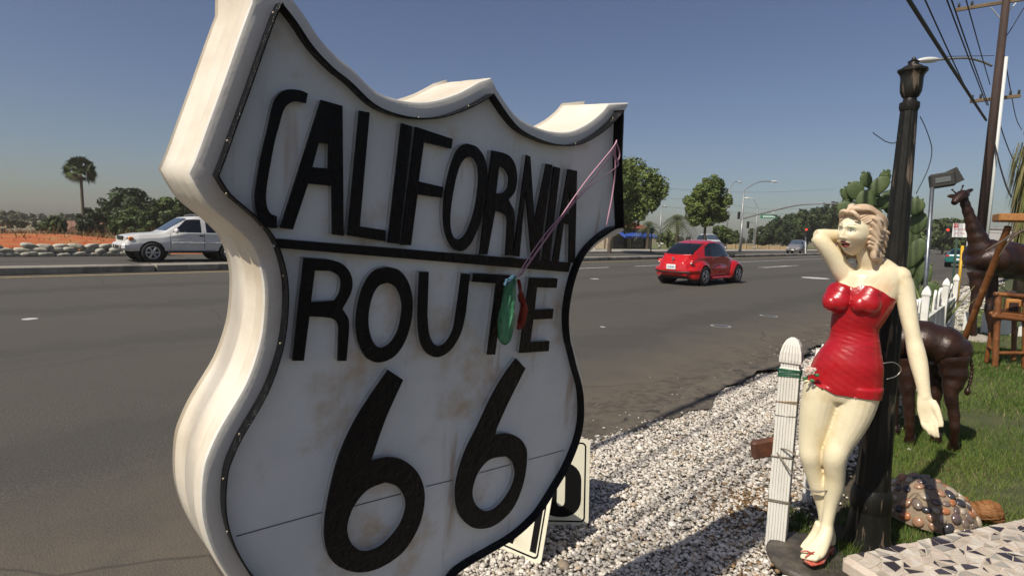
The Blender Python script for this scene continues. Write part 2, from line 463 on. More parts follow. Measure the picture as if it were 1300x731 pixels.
# lawn and bed by the fence
m_soil = mat('bed_soil', (.055, .042, .028), .95, var=(.09, .07, .045), vscale=14, bump=.012, bscale=30)
setp(mesh_obj('garden_bed', [(-8, -40, -.016), (3.4, -40, -.016), (60, -40, -.016), (60, 1.9, -.016), (3.2, .93, -.016), (2.4, .86, -.016), (-8, .3, -.016)], [(0, 1, 2, 3, 4, 5, 6)], m_soil), kind='structure')
m_lawnb = mat('lawn_soil', (.05, .062, .018), .95, var=(.085, .085, .03), vscale=5, bump=.01, bscale=40)
setp(mesh_obj('lawn', [(3.45, -40, -.008), (60, -40, -.008), (60, 1.85, -.008), (8, 1.02, -.008), (3.75, .72, -.008), (3.45, .3, -.008)], [(0, 1, 2, 3, 4, 5)], m_lawnb), kind='structure')
m_bed = mat('gravel_bed', (.38, .34, .29), .95, var=(.14, .12, .095), vscale=60, bump=.02, bscale=70, dirt=(.5, .47, .43), dscale=90, dpos=(.5, .6))
setp(mesh_obj('gravel_path', [(-8, .28, -.010), (2.4, .84, -.010), (3.2, .92, -.010), (60, 1.9, -.010), (60, 2.55, -.010), (-8, 2.55, -.010)], [(0, 1, 2, 3, 4, 5)], m_bed), kind='structure')
# ---- loose white gravel, every stone a lump of its own
def ico(sub=1):
    bm = bmesh.new(); bmesh.ops.create_icosphere(bm, subdivisions=sub, radius=1); bm.verts.ensure_lookup_table()
    V = np.array([v.co[:] for v in bm.verts]); F = np.array([[v.index for v in f.verts] for f in bm.faces]); bm.free(); return V, F
def rand_rot(n):
    q = rng.normal(size=(n, 4)); q /= np.linalg.norm(q, axis=1)[:, None]; a, b, c, d = q.T
    return np.stack([1 - 2 * (c * c + d * d), 2 * (b * c - a * d), 2 * (b * d + a * c), 2 * (b * c + a * d), 1 - 2 * (b * b + d * d), 2 * (c * d - a * b),
                     2 * (b * d - a * c), 2 * (c * d + a * b), 1 - 2 * (b * b + c * c)], 1).reshape(n, 3, 3)
def stones(name, P, size, cols, m, flat=.6, sub=1, keep=True):
    n = len(P); IV, IF = ico(sub); k = len(IV)
    sc = np.stack([rng.uniform(.75, 1.25, n), rng.uniform(.6, 1.0, n), rng.uniform(.42, .8, n)], 1) * size[:, None]
    jit = 1 + rng.normal(0, .13, (n, k, 1))
    V = IV[None] * jit * sc[:, None, :]
    R = rand_rot(n); V = np.einsum('nij,nkj->nki', R, V); V[:, :, 2] *= flat
    V += P[:, None, :]
    F = IF[None] + (np.arange(n) * k)[:, None, None]
    return setp(mesh_obj(name, V.reshape(-1, 3), F.reshape(-1, 3), m, col=np.repeat(cols, k, 0)), kind='stuff')
m_stone = mat('gravel_stone', (.6, .57, .52), .8, attr=True, var=(.72, .68, .62), vscale=70, spec=.3)
edge = lambda x: 2.30 + .07 * np.sin(x * 2.3) + .05 * np.sin(x * 5.7 + 1) + .03 * np.sin(x * 13 + 2)
inner = lambda x: np.where(x < 3.2, .60 + (x - 1) * .14, .92 + (x - 3.2) * .017)
def scatter(n, x0, x1):
    x = rng.uniform(x0, x1, n); y = rng.uniform(.3, 2.5, n)
    p = (y < edge(x) + rng.exponential(.035, n) - .02) & (y > inner(x) - rng.exponential(.05, n))
    return x[p], y[p]
xs, ys, ss = [], [], []
for n, x0, x1, s in ((26000, 1.2, 3.6, .0118), (30000, 3.6, 7.5, .0128), (18000, 7.5, 15, .019), (9000, 15, 34, .033)):
    x, y = scatter(n, x0, x1); xs.append(x); ys.append(y); ss.append(s * rng.lognormal(0, .28, len(x)))
x = np.concatenate(xs); y = np.concatenate(ys); s = np.concatenate(ss)
n = len(x); t = rng.random(n)
pal = np.array([(.72, .67, .60), (.60, .55, .48), (.44, .41, .36), (.24, .23, .21), (.50, .40, .29), (.80, .76, .70)])
ci = np.searchsorted([.36, .58, .72, .79, .86], t); cc = pal[ci] * rng.uniform(.8, 1.08, (n, 1))
# brown fallen-leaf litter round the bed darkens some stones
lit = np.exp(-((x - 3.35) / .35) ** 2 - ((y - 1.12) / .22) ** 2) + .8 * np.exp(-((x - 2.75) / .3) ** 2 - ((y - .72) / .16) ** 2)
k = rng.random(n) < lit * .5; cc[k] = np.array([.26, .17, .09]) * rng.uniform(.6, 1.2, (k.sum(), 1))
stones('gravel', np.stack([x, y, s * .25 + rng.uniform(-.004, .006, n)], 1), s, cc, m_stone)
# strays lying out on the tarmac and a patch of sand
xx = rng.uniform(2.3, 12, 420); yy = edge(xx) + rng.exponential(.12, 420)
stones('stray_gravel', np.stack([xx, yy, np.full(420, .004)], 1), rng.uniform(.005, .013, 420), pal[rng.integers(0, 6, 420)] * .9, m_stone)
m_sand = mat('sand', (.36, .25, .12), .95, var=(.28, .19, .09), vscale=18, bump=.004, bscale=80)
def blob(cx, cy, rx, ry, z, name, m, seed, parent=None, seg=40, dome=.012):
    V = [(cx, cy, z + dome)]; 
    for rr in (.5, 1.0):
        for kq in range(seg):
            a = 2 * math.pi * kq / seg; q = rr * (1 + .16 * math.sin(3 * a + seed) + .09 * math.sin(7 * a + seed * 2))
            V.append((cx + rx * q * math.cos(a), cy + ry * q * math.sin(a), z + (dome * .7 if rr < 1 else 0)))
    F = [(0, 1 + kq, 1 + (kq + 1) % seg) for kq in range(seg)] + [(1 + kq, 1 + seg + kq, 1 + seg + (kq + 1) % seg, 1 + (kq + 1) % seg) for kq in range(seg)]
    return mesh_obj(name, V, F, m, parent, smooth=True)
setp(blob(2.98, 2.22, .30, .15, .003, 'sand_patch', m_sand, 1.0), kind='structure')
# low broken asphalt berm along the gutter
m_berm = mat('broken_asphalt', (.085, .073, .058), .95, var=(.13, .105, .075), vscale=9, bump=.02, bscale=22, dirt=(.035, .03, .026), dscale=5, dpos=(.52, .64))
nb = 260; bx = np.linspace(3.9, 60, nb); V = []; F = []
for i, xb in enumerate(bx):
    hh = .05 * min(1, max(0, (xb - 3.9) / 2.2)) * (1 + .25 * math.sin(xb * 3.1) + .2 * math.sin(xb * 8.3 + 1)); e0 = float(edge(np.array(xb)))
    for dy, z in ((-.06, hh * .9), (.1, hh), (.2, hh * .9), (.25, hh * .1), (.27, -.004)): V.append((xb, e0 + dy + .012 * math.sin(xb * 11 + dy * 9), z))
for i in range(nb - 1):
    for q in range(4): F.append((i * 5 + q, i * 5 + q + 1, i * 5 + q + 6, i * 5 + q + 5))
setp(mesh_obj('gutter_berm', V, F, m_berm), kind='structure')
# ---- grass
def grass(name, x, y, h, wd, cols, m, z=-.01):
    n = len(x); a = rng.uniform(0, 2 * math.pi, n); le = rng.uniform(.1, .9, n) * h; la = rng.uniform(0, 2 * math.pi, n)
    ca, sa = np.cos(a) * wd, np.sin(a) * wd
    z = np.full(n, z) if np.isscalar(z) else z; b0 = np.stack([x - ca, y - sa, z], 1); b1 = np.stack([x + ca, y + sa, z], 1)
    t = np.stack([x + np.cos(la) * le, y + np.sin(la) * le, z + h], 1)
    V = np.stack([b0, b1, t], 1).reshape(-1, 3); F = np.arange(3 * n).reshape(n, 3)
    return setp(mesh_obj(name, V, F, m, col=np.repeat(cols, 3, 0)), kind='stuff')
m_grass = mat('grass_blades', (.06, .09, .02), .7, attr=True, spec=.25)
xs, ys, hs, ws = [], [], [], []
for n, x0, x1, y0, y1, h, wd in ((70000, 3.5, 6.6, -.7, .86, .035, .0022), (70000, 6.6, 12, -2.2, 1.15, .04, .004), (40000, 12, 24, -5, 1.5, .05, .008)):
    x = rng.uniform(x0, x1, n); y = rng.uniform(y0, y1, n)
    k = (y < .74 + (x - 3.75) * .055 + rng.normal(0, .02, n)) & (rng.random(n) < .55 + .6 * wob(x, y, 1.9, 2))
    x, y = x[k], y[k]; xs.append(x); ys.append(y); hs.append(h * rng.lognormal(0, .3, len(x))); ws.append(np.full(len(x), wd))
x = np.concatenate(xs); y = np.concatenate(ys); n = len(x); t = np.clip(rng.normal(.45 + .3 * wob(x, y, 1.1, 5), .22, n), 0, 1)[:, None]
cg = np.array([.045, .095, .014]) * (1 - t) + np.array([.14, .19, .035]) * t
dry = rng.random(n) < .07 + .1 * (wob(x, y, 2.3, 1) > .45); cg[dry] = np.array([.26, .21, .10]) * rng.uniform(.6, 1.1, (dry.sum(), 1))
grass('lawn_grass', x, y, np.concatenate(hs), np.concatenate(ws), cg, m_grass)
# tufts growing round the plinth and bench
xs, ys = [], []
for px in ((1052, 722), (1063, 712), (1030, 690), (1003, 672), (1012, 660), (1045, 730), (1075, 700)):
    g = G(*px); xs.append(rng.normal(g[0], .045, 260)); ys.append(rng.normal(g[1], .04, 260))
x = np.concatenate(xs); y = np.concatenate(ys); t = rng.random((len(x), 1))
grass('grass_tuft', x, y, .06 * rng.lognormal(0, .3, len(x)), np.full(len(x), .0025), np.array([.03, .07, .012]) * (1 - t) + np.array([.12, .15, .03]) * t, m_grass)
# dry growth over and behind the mound
n = 9000; x = rng.uniform(-9, 16, n); y = np.where(rng.random(n) < .85, rng.normal(41.5, 1.2, n), rng.uniform(31, 40, n)); h = np.where(y > 39.5, .42, .14) * rng.lognormal(0, .4, n)
t = rng.random((n, 1)); zz0 = -.06 + .52 * np.exp(-((x - 4.5) / 6.0) ** 2 - ((y - 37) / 4.0) ** 2) + .22 * np.exp(-((x - 6) / 14) ** 2 - ((y - 36) / 4) ** 2) - .8 * np.clip((y - 42) / 5, 0, 1)
grass('dry_grass', x, y, h, np.full(n, .03), np.array([.22, .15, .06]) * (1 - t) + np.array([.34, .22, .10]) * t, m_grass, z=zz0 - .02)
# dry leaves among the stones
n = 260; x = np.concatenate([rng.normal(3.35, .3, 130), rng.normal(2.75, .3, 130)]); y = np.concatenate([rng.normal(1.12, .16, 130), rng.normal(.8, .14, 130)])
R = rand_rot(n); q = np.array([(-.014, 0, 0), (0, -.007, .003), (.014, 0, 0), (0, .007, .003)])
V = np.einsum('nij,kj->nki', R, q); V[:, :, 2] *= .4; V += np.stack([x, y, np.full(n, .016)], 1)[:, None, :]
setp(mesh_obj('leaf_litter', V.reshape(-1, 3), np.arange(4 * n).reshape(n, 4), mat('dead_leaf', (.2, .11, .045), .9, attr=True), col=np.repeat(np.array([.24, .13, .05]) * rng.uniform(.4, 1.3, (n, 1)), 4, 0)), kind='stuff')

# ================================================================== THE SHIELD SIGN
s_a = np.array([0.9961584, -0.06299931, -0.06082368]); s_b = np.array([0.05426431, -0.10105487, 0.99339987]); s_n = np.array([-0.06873004, -0.99288418, -0.09724805])
sO = cC + (np.array([1.43474503, 1.47608075, 2.02393841]) - cC) * .74
def suv(p, off=0.0):                      # photograph pixel -> sign-plane coordinates
    d = ray(*p); O = sO + s_n * off; t = ((O - cC) @ s_n) / (d @ s_n); P = cC + d * t - O
    return np.array([P @ s_a, P @ s_b])
RIM, LET = .030, .019
# front rim, traced: left side, top and right side; the foot is completed by symmetry
left = [(347.5, 7.7), (331, 52), (309, 115), (290, 167), (279, 198), (269.6, 222.4)]
leftlow = [(269.6, 222.4), (284.6, 245.7), (306.5, 264.8), (325.7, 282.6), (342, 303), (353, 333), (358, 365), (356.6, 405), (350, 444), (332.5, 493), (301, 547.6), (287, 578), (281.7, 597), (279.6, 626), (281.7, 654), (292, 687), (311, 720)]
topl = [(350, 5.5), (369.4, 30), (391, 61.6), (416, 87.6), (438, 105), (467, 132), (494.7, 144.5), (527.6, 150), (557.6, 147), (585, 137.8), (604, 128), (618, 119.5)]
topr = [(618, 119.5), (638.7, 149.5), (654.6, 165.4), (678.4, 177.3), (702, 183.3), (726, 182.5), (749.8, 171.3), (769.7, 155), (781, 140)]
right = [(781, 140), (778.6, 200), (780, 249), (781.6, 288)]
rightlow = [(781.6, 288), (768.9, 290.5), (750.8, 303.7), (735, 321.7), (723.8, 346.5), (717, 373.6), (713.8, 400.7), (715.6, 427.7), (718.7, 440), (724, 462), (731, 486.5), (733.5, 508.4), (732.9, 533), (728.3, 555), (721.4, 574), (711.8, 594.6), (699.5, 615), (685.9, 637), (672.6, 654.4), (647, 677), (616.8, 695), (586, 712.8), (566, 731)]
U = lambda l: [suv(p, .0) for p in l]
uR = U(rightlow); uL = U(leftlow)
# foot point of the shield on its axis, below the last traced points
tipv = min(uR[-1][1], uL[-1][1]) - .16
lastR, lastL = uR[-1], uL[-1]
footR = [lastR, np.array([lastR[0] * .45, (lastR[1] * .35 + tipv * .65)]), np.array([.0, tipv])]
ml = [np.array([-p[0], p[1]]) for p in (uR + footR[1:]) if p[1] < lastL[1] - .02]      # mirror image of the right foot
footL = ml[::-1] if ml[-1][1] <= ml[0][1] else ml
dl = lastL[0] - (-np.interp(-lastL[1], [-p[1] for p in uR], [p[0] for p in uR])); footL = [np.array([p[0] + dl * np.clip((p[1] - tipv) / (lastL[1] - tipv), 0, 1), p[1]]) for p in footL]
rp = []
for seg_ in (U(topl), U(topr), U(right)): rp += catmull(seg_, 4)[:-1]
rp += catmull(uR + footR[1:], 4)[:-1]
rp += catmull(footL + uL[::-1], 4)[:-1]
rp += catmull(U(left)[::-1], 3)[:-1]
rp = np.array(rp)                          # closed, clockwise as seen from the front
def signed_area(p): q = np.roll(p, -1, 0); return .5 * np.sum(p[:, 0] * q[:, 1] - q[:, 0] * p[:, 1])
if signed_area(rp) < 0: rp = rp[::-1]
def offset(p, d):
    t = np.roll(p, -1, 0) - np.roll(p, 1, 0); t /= np.linalg.norm(t, axis=1)[:, None] + 1e-9
    nn = np.stack([t[:, 1], -t[:, 0]], 1)
    e1 = p - np.roll(p, 1, 0); e2 = np.roll(p, -1, 0) - p
    cosv = np.clip(np.sum(e1 * e2, 1) / (np.linalg.norm(e1, axis=1) * np.linalg.norm(e2, axis=1) + 1e-9), -.6, 1)
    return p + nn * (d / np.sqrt((1 + cosv) / 2))[:, None]
outer = offset(rp, .036)
TH = .205
m_wht = mat('sign_white', (.70, .68, .62), .5, var=(.62, .59, .53), vscale=3, dirt=(.40, .27, .14), dscale=2.3, dpos=(.55, .8), damt=.75, bump=.0008, bscale=60, rvar=.12)
m_edge = mat('sign_side', (.72, .66, .55), .5, var=(.62, .54, .42), vscale=3.5, dirt=(.40, .26, .12), dscale=2.5, dpos=(.56, .8), damt=.7, bump=.001, bscale=40, rvar=.1)
m_face = mat('sign_face', (.76, .78, .77), .4, var=(.63, .66, .66), vscale=1.8, dirt=(.46, .31, .15), dscale=4.5, dpos=(.51, .72), damt=.75, bump=.001, bscale=90, rvar=.12, streak=((.36, .22, .10), (17, 17, 1.6), .585, .76, .7))
m_blk = mat('sign_black', (.006, .006, .007), .16, var=(.010, .010, .010), vscale=9, bump=.007, bscale=55, rvar=.1, spec=.14)
m_lside = mat('letter_side', (.42, .43, .42), .45, var=(.3, .3, .29), vscale=12, bump=.001, bscale=80)
sign = thing('shield_sign', 'huge white highway shield sign lettered CALIFORNIA ROUTE 66 in black on gravel', 'sign', (1.15, 1.3, 0))
S3 = lambda uv, w_: sO + s_a * uv[0] + s_b * uv[1] + s_n * w_
n = len(rp)
# box: rounded lip, rippled side wall, back
prof = [(rp - (offset(rp, .001) - rp), 0.0), (offset(rp, .028), 0.0), (offset(rp, .0345), -.003), (outer, -.011)]
V = []
for q, (pp, ww) in enumerate(prof): V += [S3(p, ww) for p in pp]
NS = 12
for k in range(1, NS + 1):
    ww = -.011 - (TH - .02) * k / NS
    rip = .0055 * math.sin(k * 1.35) + .0025 * math.sin(k * 2.9 + 1)
    pk_ = offset(outer, 1.0) * 0 + outer + (offset(outer, .01) - outer) * (rip * 100 * np.clip((-.12 - outer[:, 0]) / .15, .06, 1))[:, None]
    V += [S3(p, ww) for p in pk_]
pb = offset(outer, .007); V += [S3(p, -TH + .004) for p in pb]; V += [S3(p, -TH) for p in outer]
nr = len(V) // n; F = []
for r in range(nr - 1):
    for i in range(n):
        j = (i + 1) % n; F.append((r * n + i, (r + 1) * n + i, (r + 1) * n + j, r * n + j))
back = MB(); back.add(V, F)
o = back.obj('casing', m_wht, sign, world=True); o.data.materials.append(m_edge)
for pidx, p in enumerate(o.data.polygons):
    if pidx // n >= 3: p.material_index = 1
smooth_angle(o, 50)
pb_ = MB(); pb_.prism([tuple(p) for p in offset(outer, -.004)], sO, s_a, s_b, s_n, -TH + .012, -TH + .002); pb_.obj('back_panel', m_wht, sign, world=True)
fb = MB(); fb.prism([tuple(p) for p in rp], sO, s_a, s_b, s_n, -.006, .0); fo = fb.obj('face_panel', m_face, sign, world=True)
# sheet-metal rim standing off the face
inn = offset(rp, -.004); V = []
rh = RIM + .008 * np.clip((rp[:, 0] - .50) / .04, 0, 1) * np.clip((rp[:, 1] + .42) / .1, 0, 1)       # deeper flange on the right horn
for pp, ww in ((rp, -.004), (rp, -.002), (offset(rp, -.001), 0), (offset(rp, -.003), 0), (inn, -.002), (inn, -.004)): V += [S3(p, ww if ww == -.004 else h_ + ww) for p, h_ in zip(pp, rh)]
F = []
for r in range(5):
    for i in range(n):
        j = (i + 1) % n; F.append((r * n + i, r * n + j, (r + 1) * n + j, (r + 1) * n + i))
rim = MB(); rim.add(V, F); ro = rim.obj('rim', m_blk, sign, world=True); smooth_angle(ro, 50)
m_rivet = mat('rivet', (.28, .24, .17), .4, metal=.8)
rv = MB()
for i in range(0, n, 9): rv.ball(S3(rp[i], RIM * .5), .0032, 8, 5)
rv.obj('rivet_row', m_rivet, sign, world=True, smooth=True)['kind'] = 'stuff'
# seams: thin grooves of the lower sheets
m_seam = mat('seam', (.10, .095, .085), .8)
sm = MB()
for a_, b_ in (((300, 680), (415, 648)), ((449, 642), (510, 626)), ((541, 617), (578, 608)), ((608, 600), (652, 588)), ((671, 583), (716, 571))):
    A, B = suv(a_), suv(b_); d = nrm(B - A); pn = np.array([-d[1], d[0]]) * .0011
    sm = MB(); sm.prism([tuple(A - pn), tuple(B - pn), tuple(B + pn), tuple(A + pn)], sO, s_a, s_b, s_n, -.001, .0012)
    sm.obj('seam', m_seam, sign, world=True)
# ---- lettering
def letter(outlines, holes=(), name='letter', label=None):
    P_ = [tuple(p) for p in outlines]; H_ = [[tuple(p) for p in h] for h in holes]
    m1 = MB(); m1.prism(P_, sO, s_a, s_b, s_n, -.001, LET - .005, H_)
    lo = m1.obj(name, m_lside, sign, world=True)
    if label: lo['label'] = label
    m2 = MB(); m2.prism(P_, sO, s_a, s_b, s_n, LET - .005, LET, H_)
    fo_ = mesh_obj('letter_face', np.array(m2.V) - np.array(sign.location), m2.F, m_blk, lo)
    bm = bmesh.new(); bm.from_mesh(fo_.data); bmesh.ops.recalc_face_normals(bm, faces=bm.faces); bm.to_mesh(fo_.data); bm.free()
    bm = bmesh.new(); bm.from_mesh(lo.data); bmesh.ops.recalc_face_normals(bm, faces=bm.faces); bm.to_mesh(lo.data); bm.free()
    return lo
T = lambda l: [suv(p, LET) for p in l]
def stroke(path, wd, n_=5):
    """polygon of a curved stroke in the sign plane: centreline + width"""
    c = np.array(catmull(path, n_)); t = np.gradient(c, axis=0); t /= np.linalg.norm(t, axis=1)[:, None] + 1e-9
    nn = np.stack([-t[:, 1], t[:, 0]], 1); wv = np.interp(np.linspace(0, 1, len(c)), np.linspace(0, 1, len(wd)), wd)[:, None] / 2 if not np.isscalar(wd) else wd / 2
    return list(c + nn * wv) + list((c - nn * wv)[::-1])
def curve(px, n_=5): return catmull(T(px), n_)
def ell(px4, n_=48, e=2.0):
    """smooth closed loop through left, top, right, bottom pixels (superellipse)"""
    l, t, r, b = [suv(p, LET) for p in px4]
    cu, cv = (l[0] + r[0]) / 2, (t[1] + b[1]) / 2; ru, rv_ = (r[0] - l[0]) / 2, (t[1] - b[1]) / 2
    out = []
    for k in range(n_):
        a = 2 * math.pi * k / n_; ca, sa = math.cos(a), math.sin(a)
        out.append(np.array([cu + ru * math.copysign(abs(ca) ** (2 / e), ca), cv + rv_ * math.copysign(abs(sa) ** (2 / e), sa)]))
    return out
# CALIFORNIA
letter(curve([(391, 119), (380.4, 114.6), (364, 114), (353, 121), (346.5, 134), (340.5, 161), (332, 196), (326, 229), (323.5, 251), (326.5, 270), (334, 284), (342, 289), (351.7, 290)]) +
       curve([(351.7, 274.6), (343, 270.3), (338.5, 259), (338.5, 240), (343.8, 207), (349, 180), (354.4, 160), (360, 141), (366, 132.7), (375, 129), (388.6, 131.5)]))
letter(T([(407.7, 127), (435, 134.6), (436.5, 299.6), (422, 297.6), (421.4, 236.2), (391.3, 233.4), (372, 291.6), (355.8, 289.4)]),
       [T([(405, 181.4), (417.3, 183), (416.8, 214), (396.8, 212.3)])])
letter(T([(456.4, 140.5), (469.5, 143), (457, 287.4), (489.8, 292.4), (489.2, 306.6), (441.4, 299)]))
letter(T([(509.8, 156.4), (523.4, 160.5), (507, 309.6), (492.5, 308.2)]))
letter(T([(528, 161), (574.9, 176.6), (573.2, 189.2), (538.5, 180.7), (531.7, 230.3), (563, 237.6), (561.2, 251.3), (530.3, 247.2), (522, 311.5), (509.2, 311)]))
letter(curve([(593.2, 182.4), (606, 187), (615.5, 201), (619.2, 221), (617.5, 247), (611, 279), (602, 302), (594, 314), (585, 319), (575, 315), (567, 301), (563.4, 280), (564, 255), (569, 224), (577, 198), (585, 186), (593.2, 182.4)])[:-1],
       [curve([(596, 199), (603, 203), (607.5, 215), (607.5, 236), (603, 266), (595, 290), (588, 301), (581, 304), (575, 299), (572, 285), (573, 262), (578, 232), (584, 211), (590, 202), (596, 199)])[:-1]])
letter(T([(624.8, 191)]) + curve([(639, 194), (648, 199), (654.5, 210), (656.8, 226), (654, 243), (646, 253.5)]) + curve([(650.5, 262), (653.5, 275), (651.4, 324)])[1:] +
       T([(642, 324)]) + curve([(644.5, 283), (643, 275), (637, 270), (629, 268)])[1:] + T([(619, 323), (609, 323)]),
       [T([(634, 211)]) + curve([(641, 215), (646, 224), (645, 238), (639, 245)]) + T([(630, 246)])])
letter(T([(668.7, 196.8), (673.5, 199), (678.8, 281), (694, 208), (701.5, 209.5), (684, 331), (675.5, 330.5), (667.5, 240), (659.7, 326), (651.6, 325)]))
letter(T([(703.5, 211.5), (711.6, 213.5), (698, 332), (688.5, 331)]))
letter(T([(721.5, 214.8), (732.8, 217), (730.2, 334), (722.5, 333.2), (723.2, 285), (716, 284), (709.5, 332.2), (701.5, 331.6)]),
       [T([(723.4, 240), (724, 272), (717.8, 271)])])
# divider bar
letter(T([(349.5, 303), (725, 333.5), (722, 345.5), (350, 314.5)]), name='divider_bar')
# ROUTE
letter(T([(385.9, 327)]) + curve([(418, 329.5), (432, 333.5), (442, 342), (447.4, 355), (446, 371), (435, 392)]) + curve([(440.5, 400), (443.5, 413), (440, 458)])[1:] +
       T([(429, 458)]) + curve([(430.5, 419), (428, 409), (419, 403.5), (393, 401.5)])[1:] + T([(385.9, 457.8), (371.6, 457.8)]),
       [T([(400, 343.3)]) + curve([(419, 344), (429, 349), (433, 358), (431, 372), (425, 381.5)]) + T([(395, 383.5)])])
letter(curve([(492, 338.8), (507, 343), (518, 357), (523.8, 378), (523, 404), (515, 432), (501, 452), (482, 460), (466, 454.5), (456, 437), (452.3, 414), (454.5, 388), (462, 362), (475, 344), (492, 338.8)])[:-1],
       [curve([(492, 359), (502, 364), (509, 378), (510.6, 394), (506, 418), (497, 434), (484, 441.7), (474, 434), (468.5, 416), (468.5, 396), (473, 376), (481, 363), (492, 359)])[:-1]])
letter(T([(533, 345), (544.5, 345.2)]) + curve([(542.5, 395), (544.5, 421), (550, 435), (558, 439), (567, 434), (575, 420), (579, 400), (586.4, 347)])[1:-1] + T([(586.4, 347), (596.8, 348)]) +
       curve([(592, 395), (586, 421), (575, 441), (563, 451), (551, 453), (540, 446), (533, 430), (531, 400), (533, 345)])[:-1])
letter(T([(601.5, 346.8), (654, 349.8), (652.6, 361.8), (640.3, 361), (628.8, 450), (619, 450), (630.4, 359.8), (600.5, 357.8)]))
letter(T([(672.8, 352.4), (708, 353.5), (706.8, 365.5), (682, 364.8), (679, 393), (703, 392), (701.5, 404.5), (677.3, 405.5), (673.7, 434), (697.8, 432.8), (696.7, 445.6), (659.7, 448)]))
# 66
letter(curve([(493.4, 469.6), (470, 503), (448.6, 538), (431, 577), (420.5, 615), (412.5, 660), (413.7, 693), (425, 715), (452, 726), (482, 720.5), (513, 699), (533, 665), (539.5, 630), (533, 604), (517.6, 587), (496, 580), (471.5, 584.5)]) + curve([(474.5, 575), (490, 531), (512, 482)])[0:],
       [curve([(489, 612), (504, 617), (513.5, 630), (515, 646), (506.7, 668), (486, 691.5), (463, 699.8), (447, 690), (441, 670), (448.5, 644), (466, 622), (489, 612)])[:-1]])
letter(curve([(655.8, 455), (641, 475), (624, 504), (606.5, 541), (592, 570), (582, 600), (578.3, 628), (583.8, 654), (602, 669.8), (627, 667), (651, 645.5), (665, 612), (669.4, 577), (665, 562), (655.8, 553.5), (642, 549.8), (628.6, 552.5)]) + curve([(631, 543), (645, 512), (667.3, 467.4)]),
       [curve([(642, 579), (650.5, 586), (654.4, 602), (648, 622), (634, 641), (619, 649), (605, 641), (600, 624), (607, 600), (622, 583), (642, 579)])[:-1]])
# ---- what carries it: two steel legs on a concrete footing, all behind and below
m_steel = mat('painted_steel', (.33, .32, .3), .5, metal=.3, var=(.22, .16, .1), vscale=8)
lg = S3(np.array([0., tipv + .25]), -TH * .55)
for du in (-.3, .08):
    q = S3(np.array([du, tipv + .38]), -TH - .03); l = MB(); l.box((q[0], q[1] + .0, .5), (.06, .06, 1.0), bev=.006); l.obj('support_leg', m_steel, sign, world=True)
fo2 = MB(); fo2.box((lg[0] - .12, lg[1] + .12, .07), (.8, .4, .14), bev=.02); fo2.obj('footing', m_conc, sign, world=True)
# leaning small signs behind the shield
m_cream = mat('enamel_cream', (.72, .69, .54), .4, var=(.62, .58, .44), vscale=6, dirt=(.4, .33, .2), dscale=5, dpos=(.6, .8))
m_ink = mat('sign_ink', (.006, .006, .006), .5, spec=.1)
def leaner(corners_px, bottom, label, shapes, thick=.004, lean=.2, wdt=.46, hgt=.62, yaw=0.0):
    """a sheet-metal plate standing on its lower edge and leaning back"""
    A = G(*bottom); e1 = nrm([math.cos(yaw), math.sin(yaw), 0]); bk = np.array([-e1[1], e1[0], 0]); e2 = nrm(np.array([0, 0, 1]) * math.cos(lean) + bk * math.sin(lean)); nn = np.cross(e1, e2)
    t_ = thing('metal_sign', label, 'sign', (A[0], A[1], 0))
    o_ = A - e1 * wdt + np.array([0, 0, .002])
    r_ = .03
    def rr(x0, y0, x1, y1, r): 
        out = []
        for cx, cy, a0 in ((x1 - r, y1 - r, 0), (x0 + r, y1 - r, 90), (x0 + r, y0 + r, 180), (x1 - r, y0 + r, 270)):
            for kq in range(5): a = math.radians(a0 + 90 * kq / 4); out.append((cx + r * math.cos(a), cy + r * math.sin(a)))
        return out
    p_ = MB(); p_.prism(rr(0, 0, wdt, hgt, r_), o_, e1, e2, nn, -thick, 0); p_.obj('plate', m_cream, t_, world=True)
    b_ = MB(); b_.prism(rr(.02, .02, wdt - .02, hgt - .02, r_ * .8), o_, e1, e2, nn, .0003, .0012, [rr(.028, .028, wdt - .028, hgt - .028, r_ * .6)]); b_.obj('border_line', m_ink, t_, world=True)
    for sh, hl in shapes:
        g_ = MB(); g_.prism([(x_ * wdt, y_ * hgt) for x_, y_ in sh], o_, e1, e2, nn, .0003, .0014, [[(x_ * wdt, y_ * hgt) for x_, y_ in h] for h in hl]); g_.obj('figure', m_ink, t_, world=True)
    return t_
def rrect(x0, y0, x1, y1, rx, ry):
    out = []
    for cx, cy, a0 in ((x1 - rx, y1 - ry, 0), (x0 + rx, y1 - ry, 90), (x0 + rx, y0 + ry, 180), (x1 - rx, y0 + ry, 270)):
        for kq in range(7): a = math.radians(a0 + 90 * kq / 6); out.append((cx + rx * math.cos(a), cy + ry * math.sin(a)))
    return out
leaner(None, (747, 668), 'upright cream metal sign with bold black rounded figure leaning behind the shield', [(rrect(.58, .1, .93, .72, .15, .2), [rrect(.72, .22, .79, .60, .03, .06)]), ([(.2, .08), (.32, .08), (.32, .6), (.2, .6)], []), ([(.42, .08), (.54, .08), (.54, .6), (.42, .6)], [])], wdt=.62, hgt=.46, lean=.16, yaw=-.8)
leaner(None, (686, 719), 'cream metal sign with slanted black strokes tipped on its corner behind the shield', [([(.86, .1), (.93, .1), (.93, .92), (.86, .92)], []), ([(.55, .1), (.66, .1), (.84, .9), (.73, .9)], []), ([(.2, .1), (.32, .1), (.5, .9), (.38, .9)], [])], wdt=.5, hgt=.46, lean=.25, yaw=-1.45)
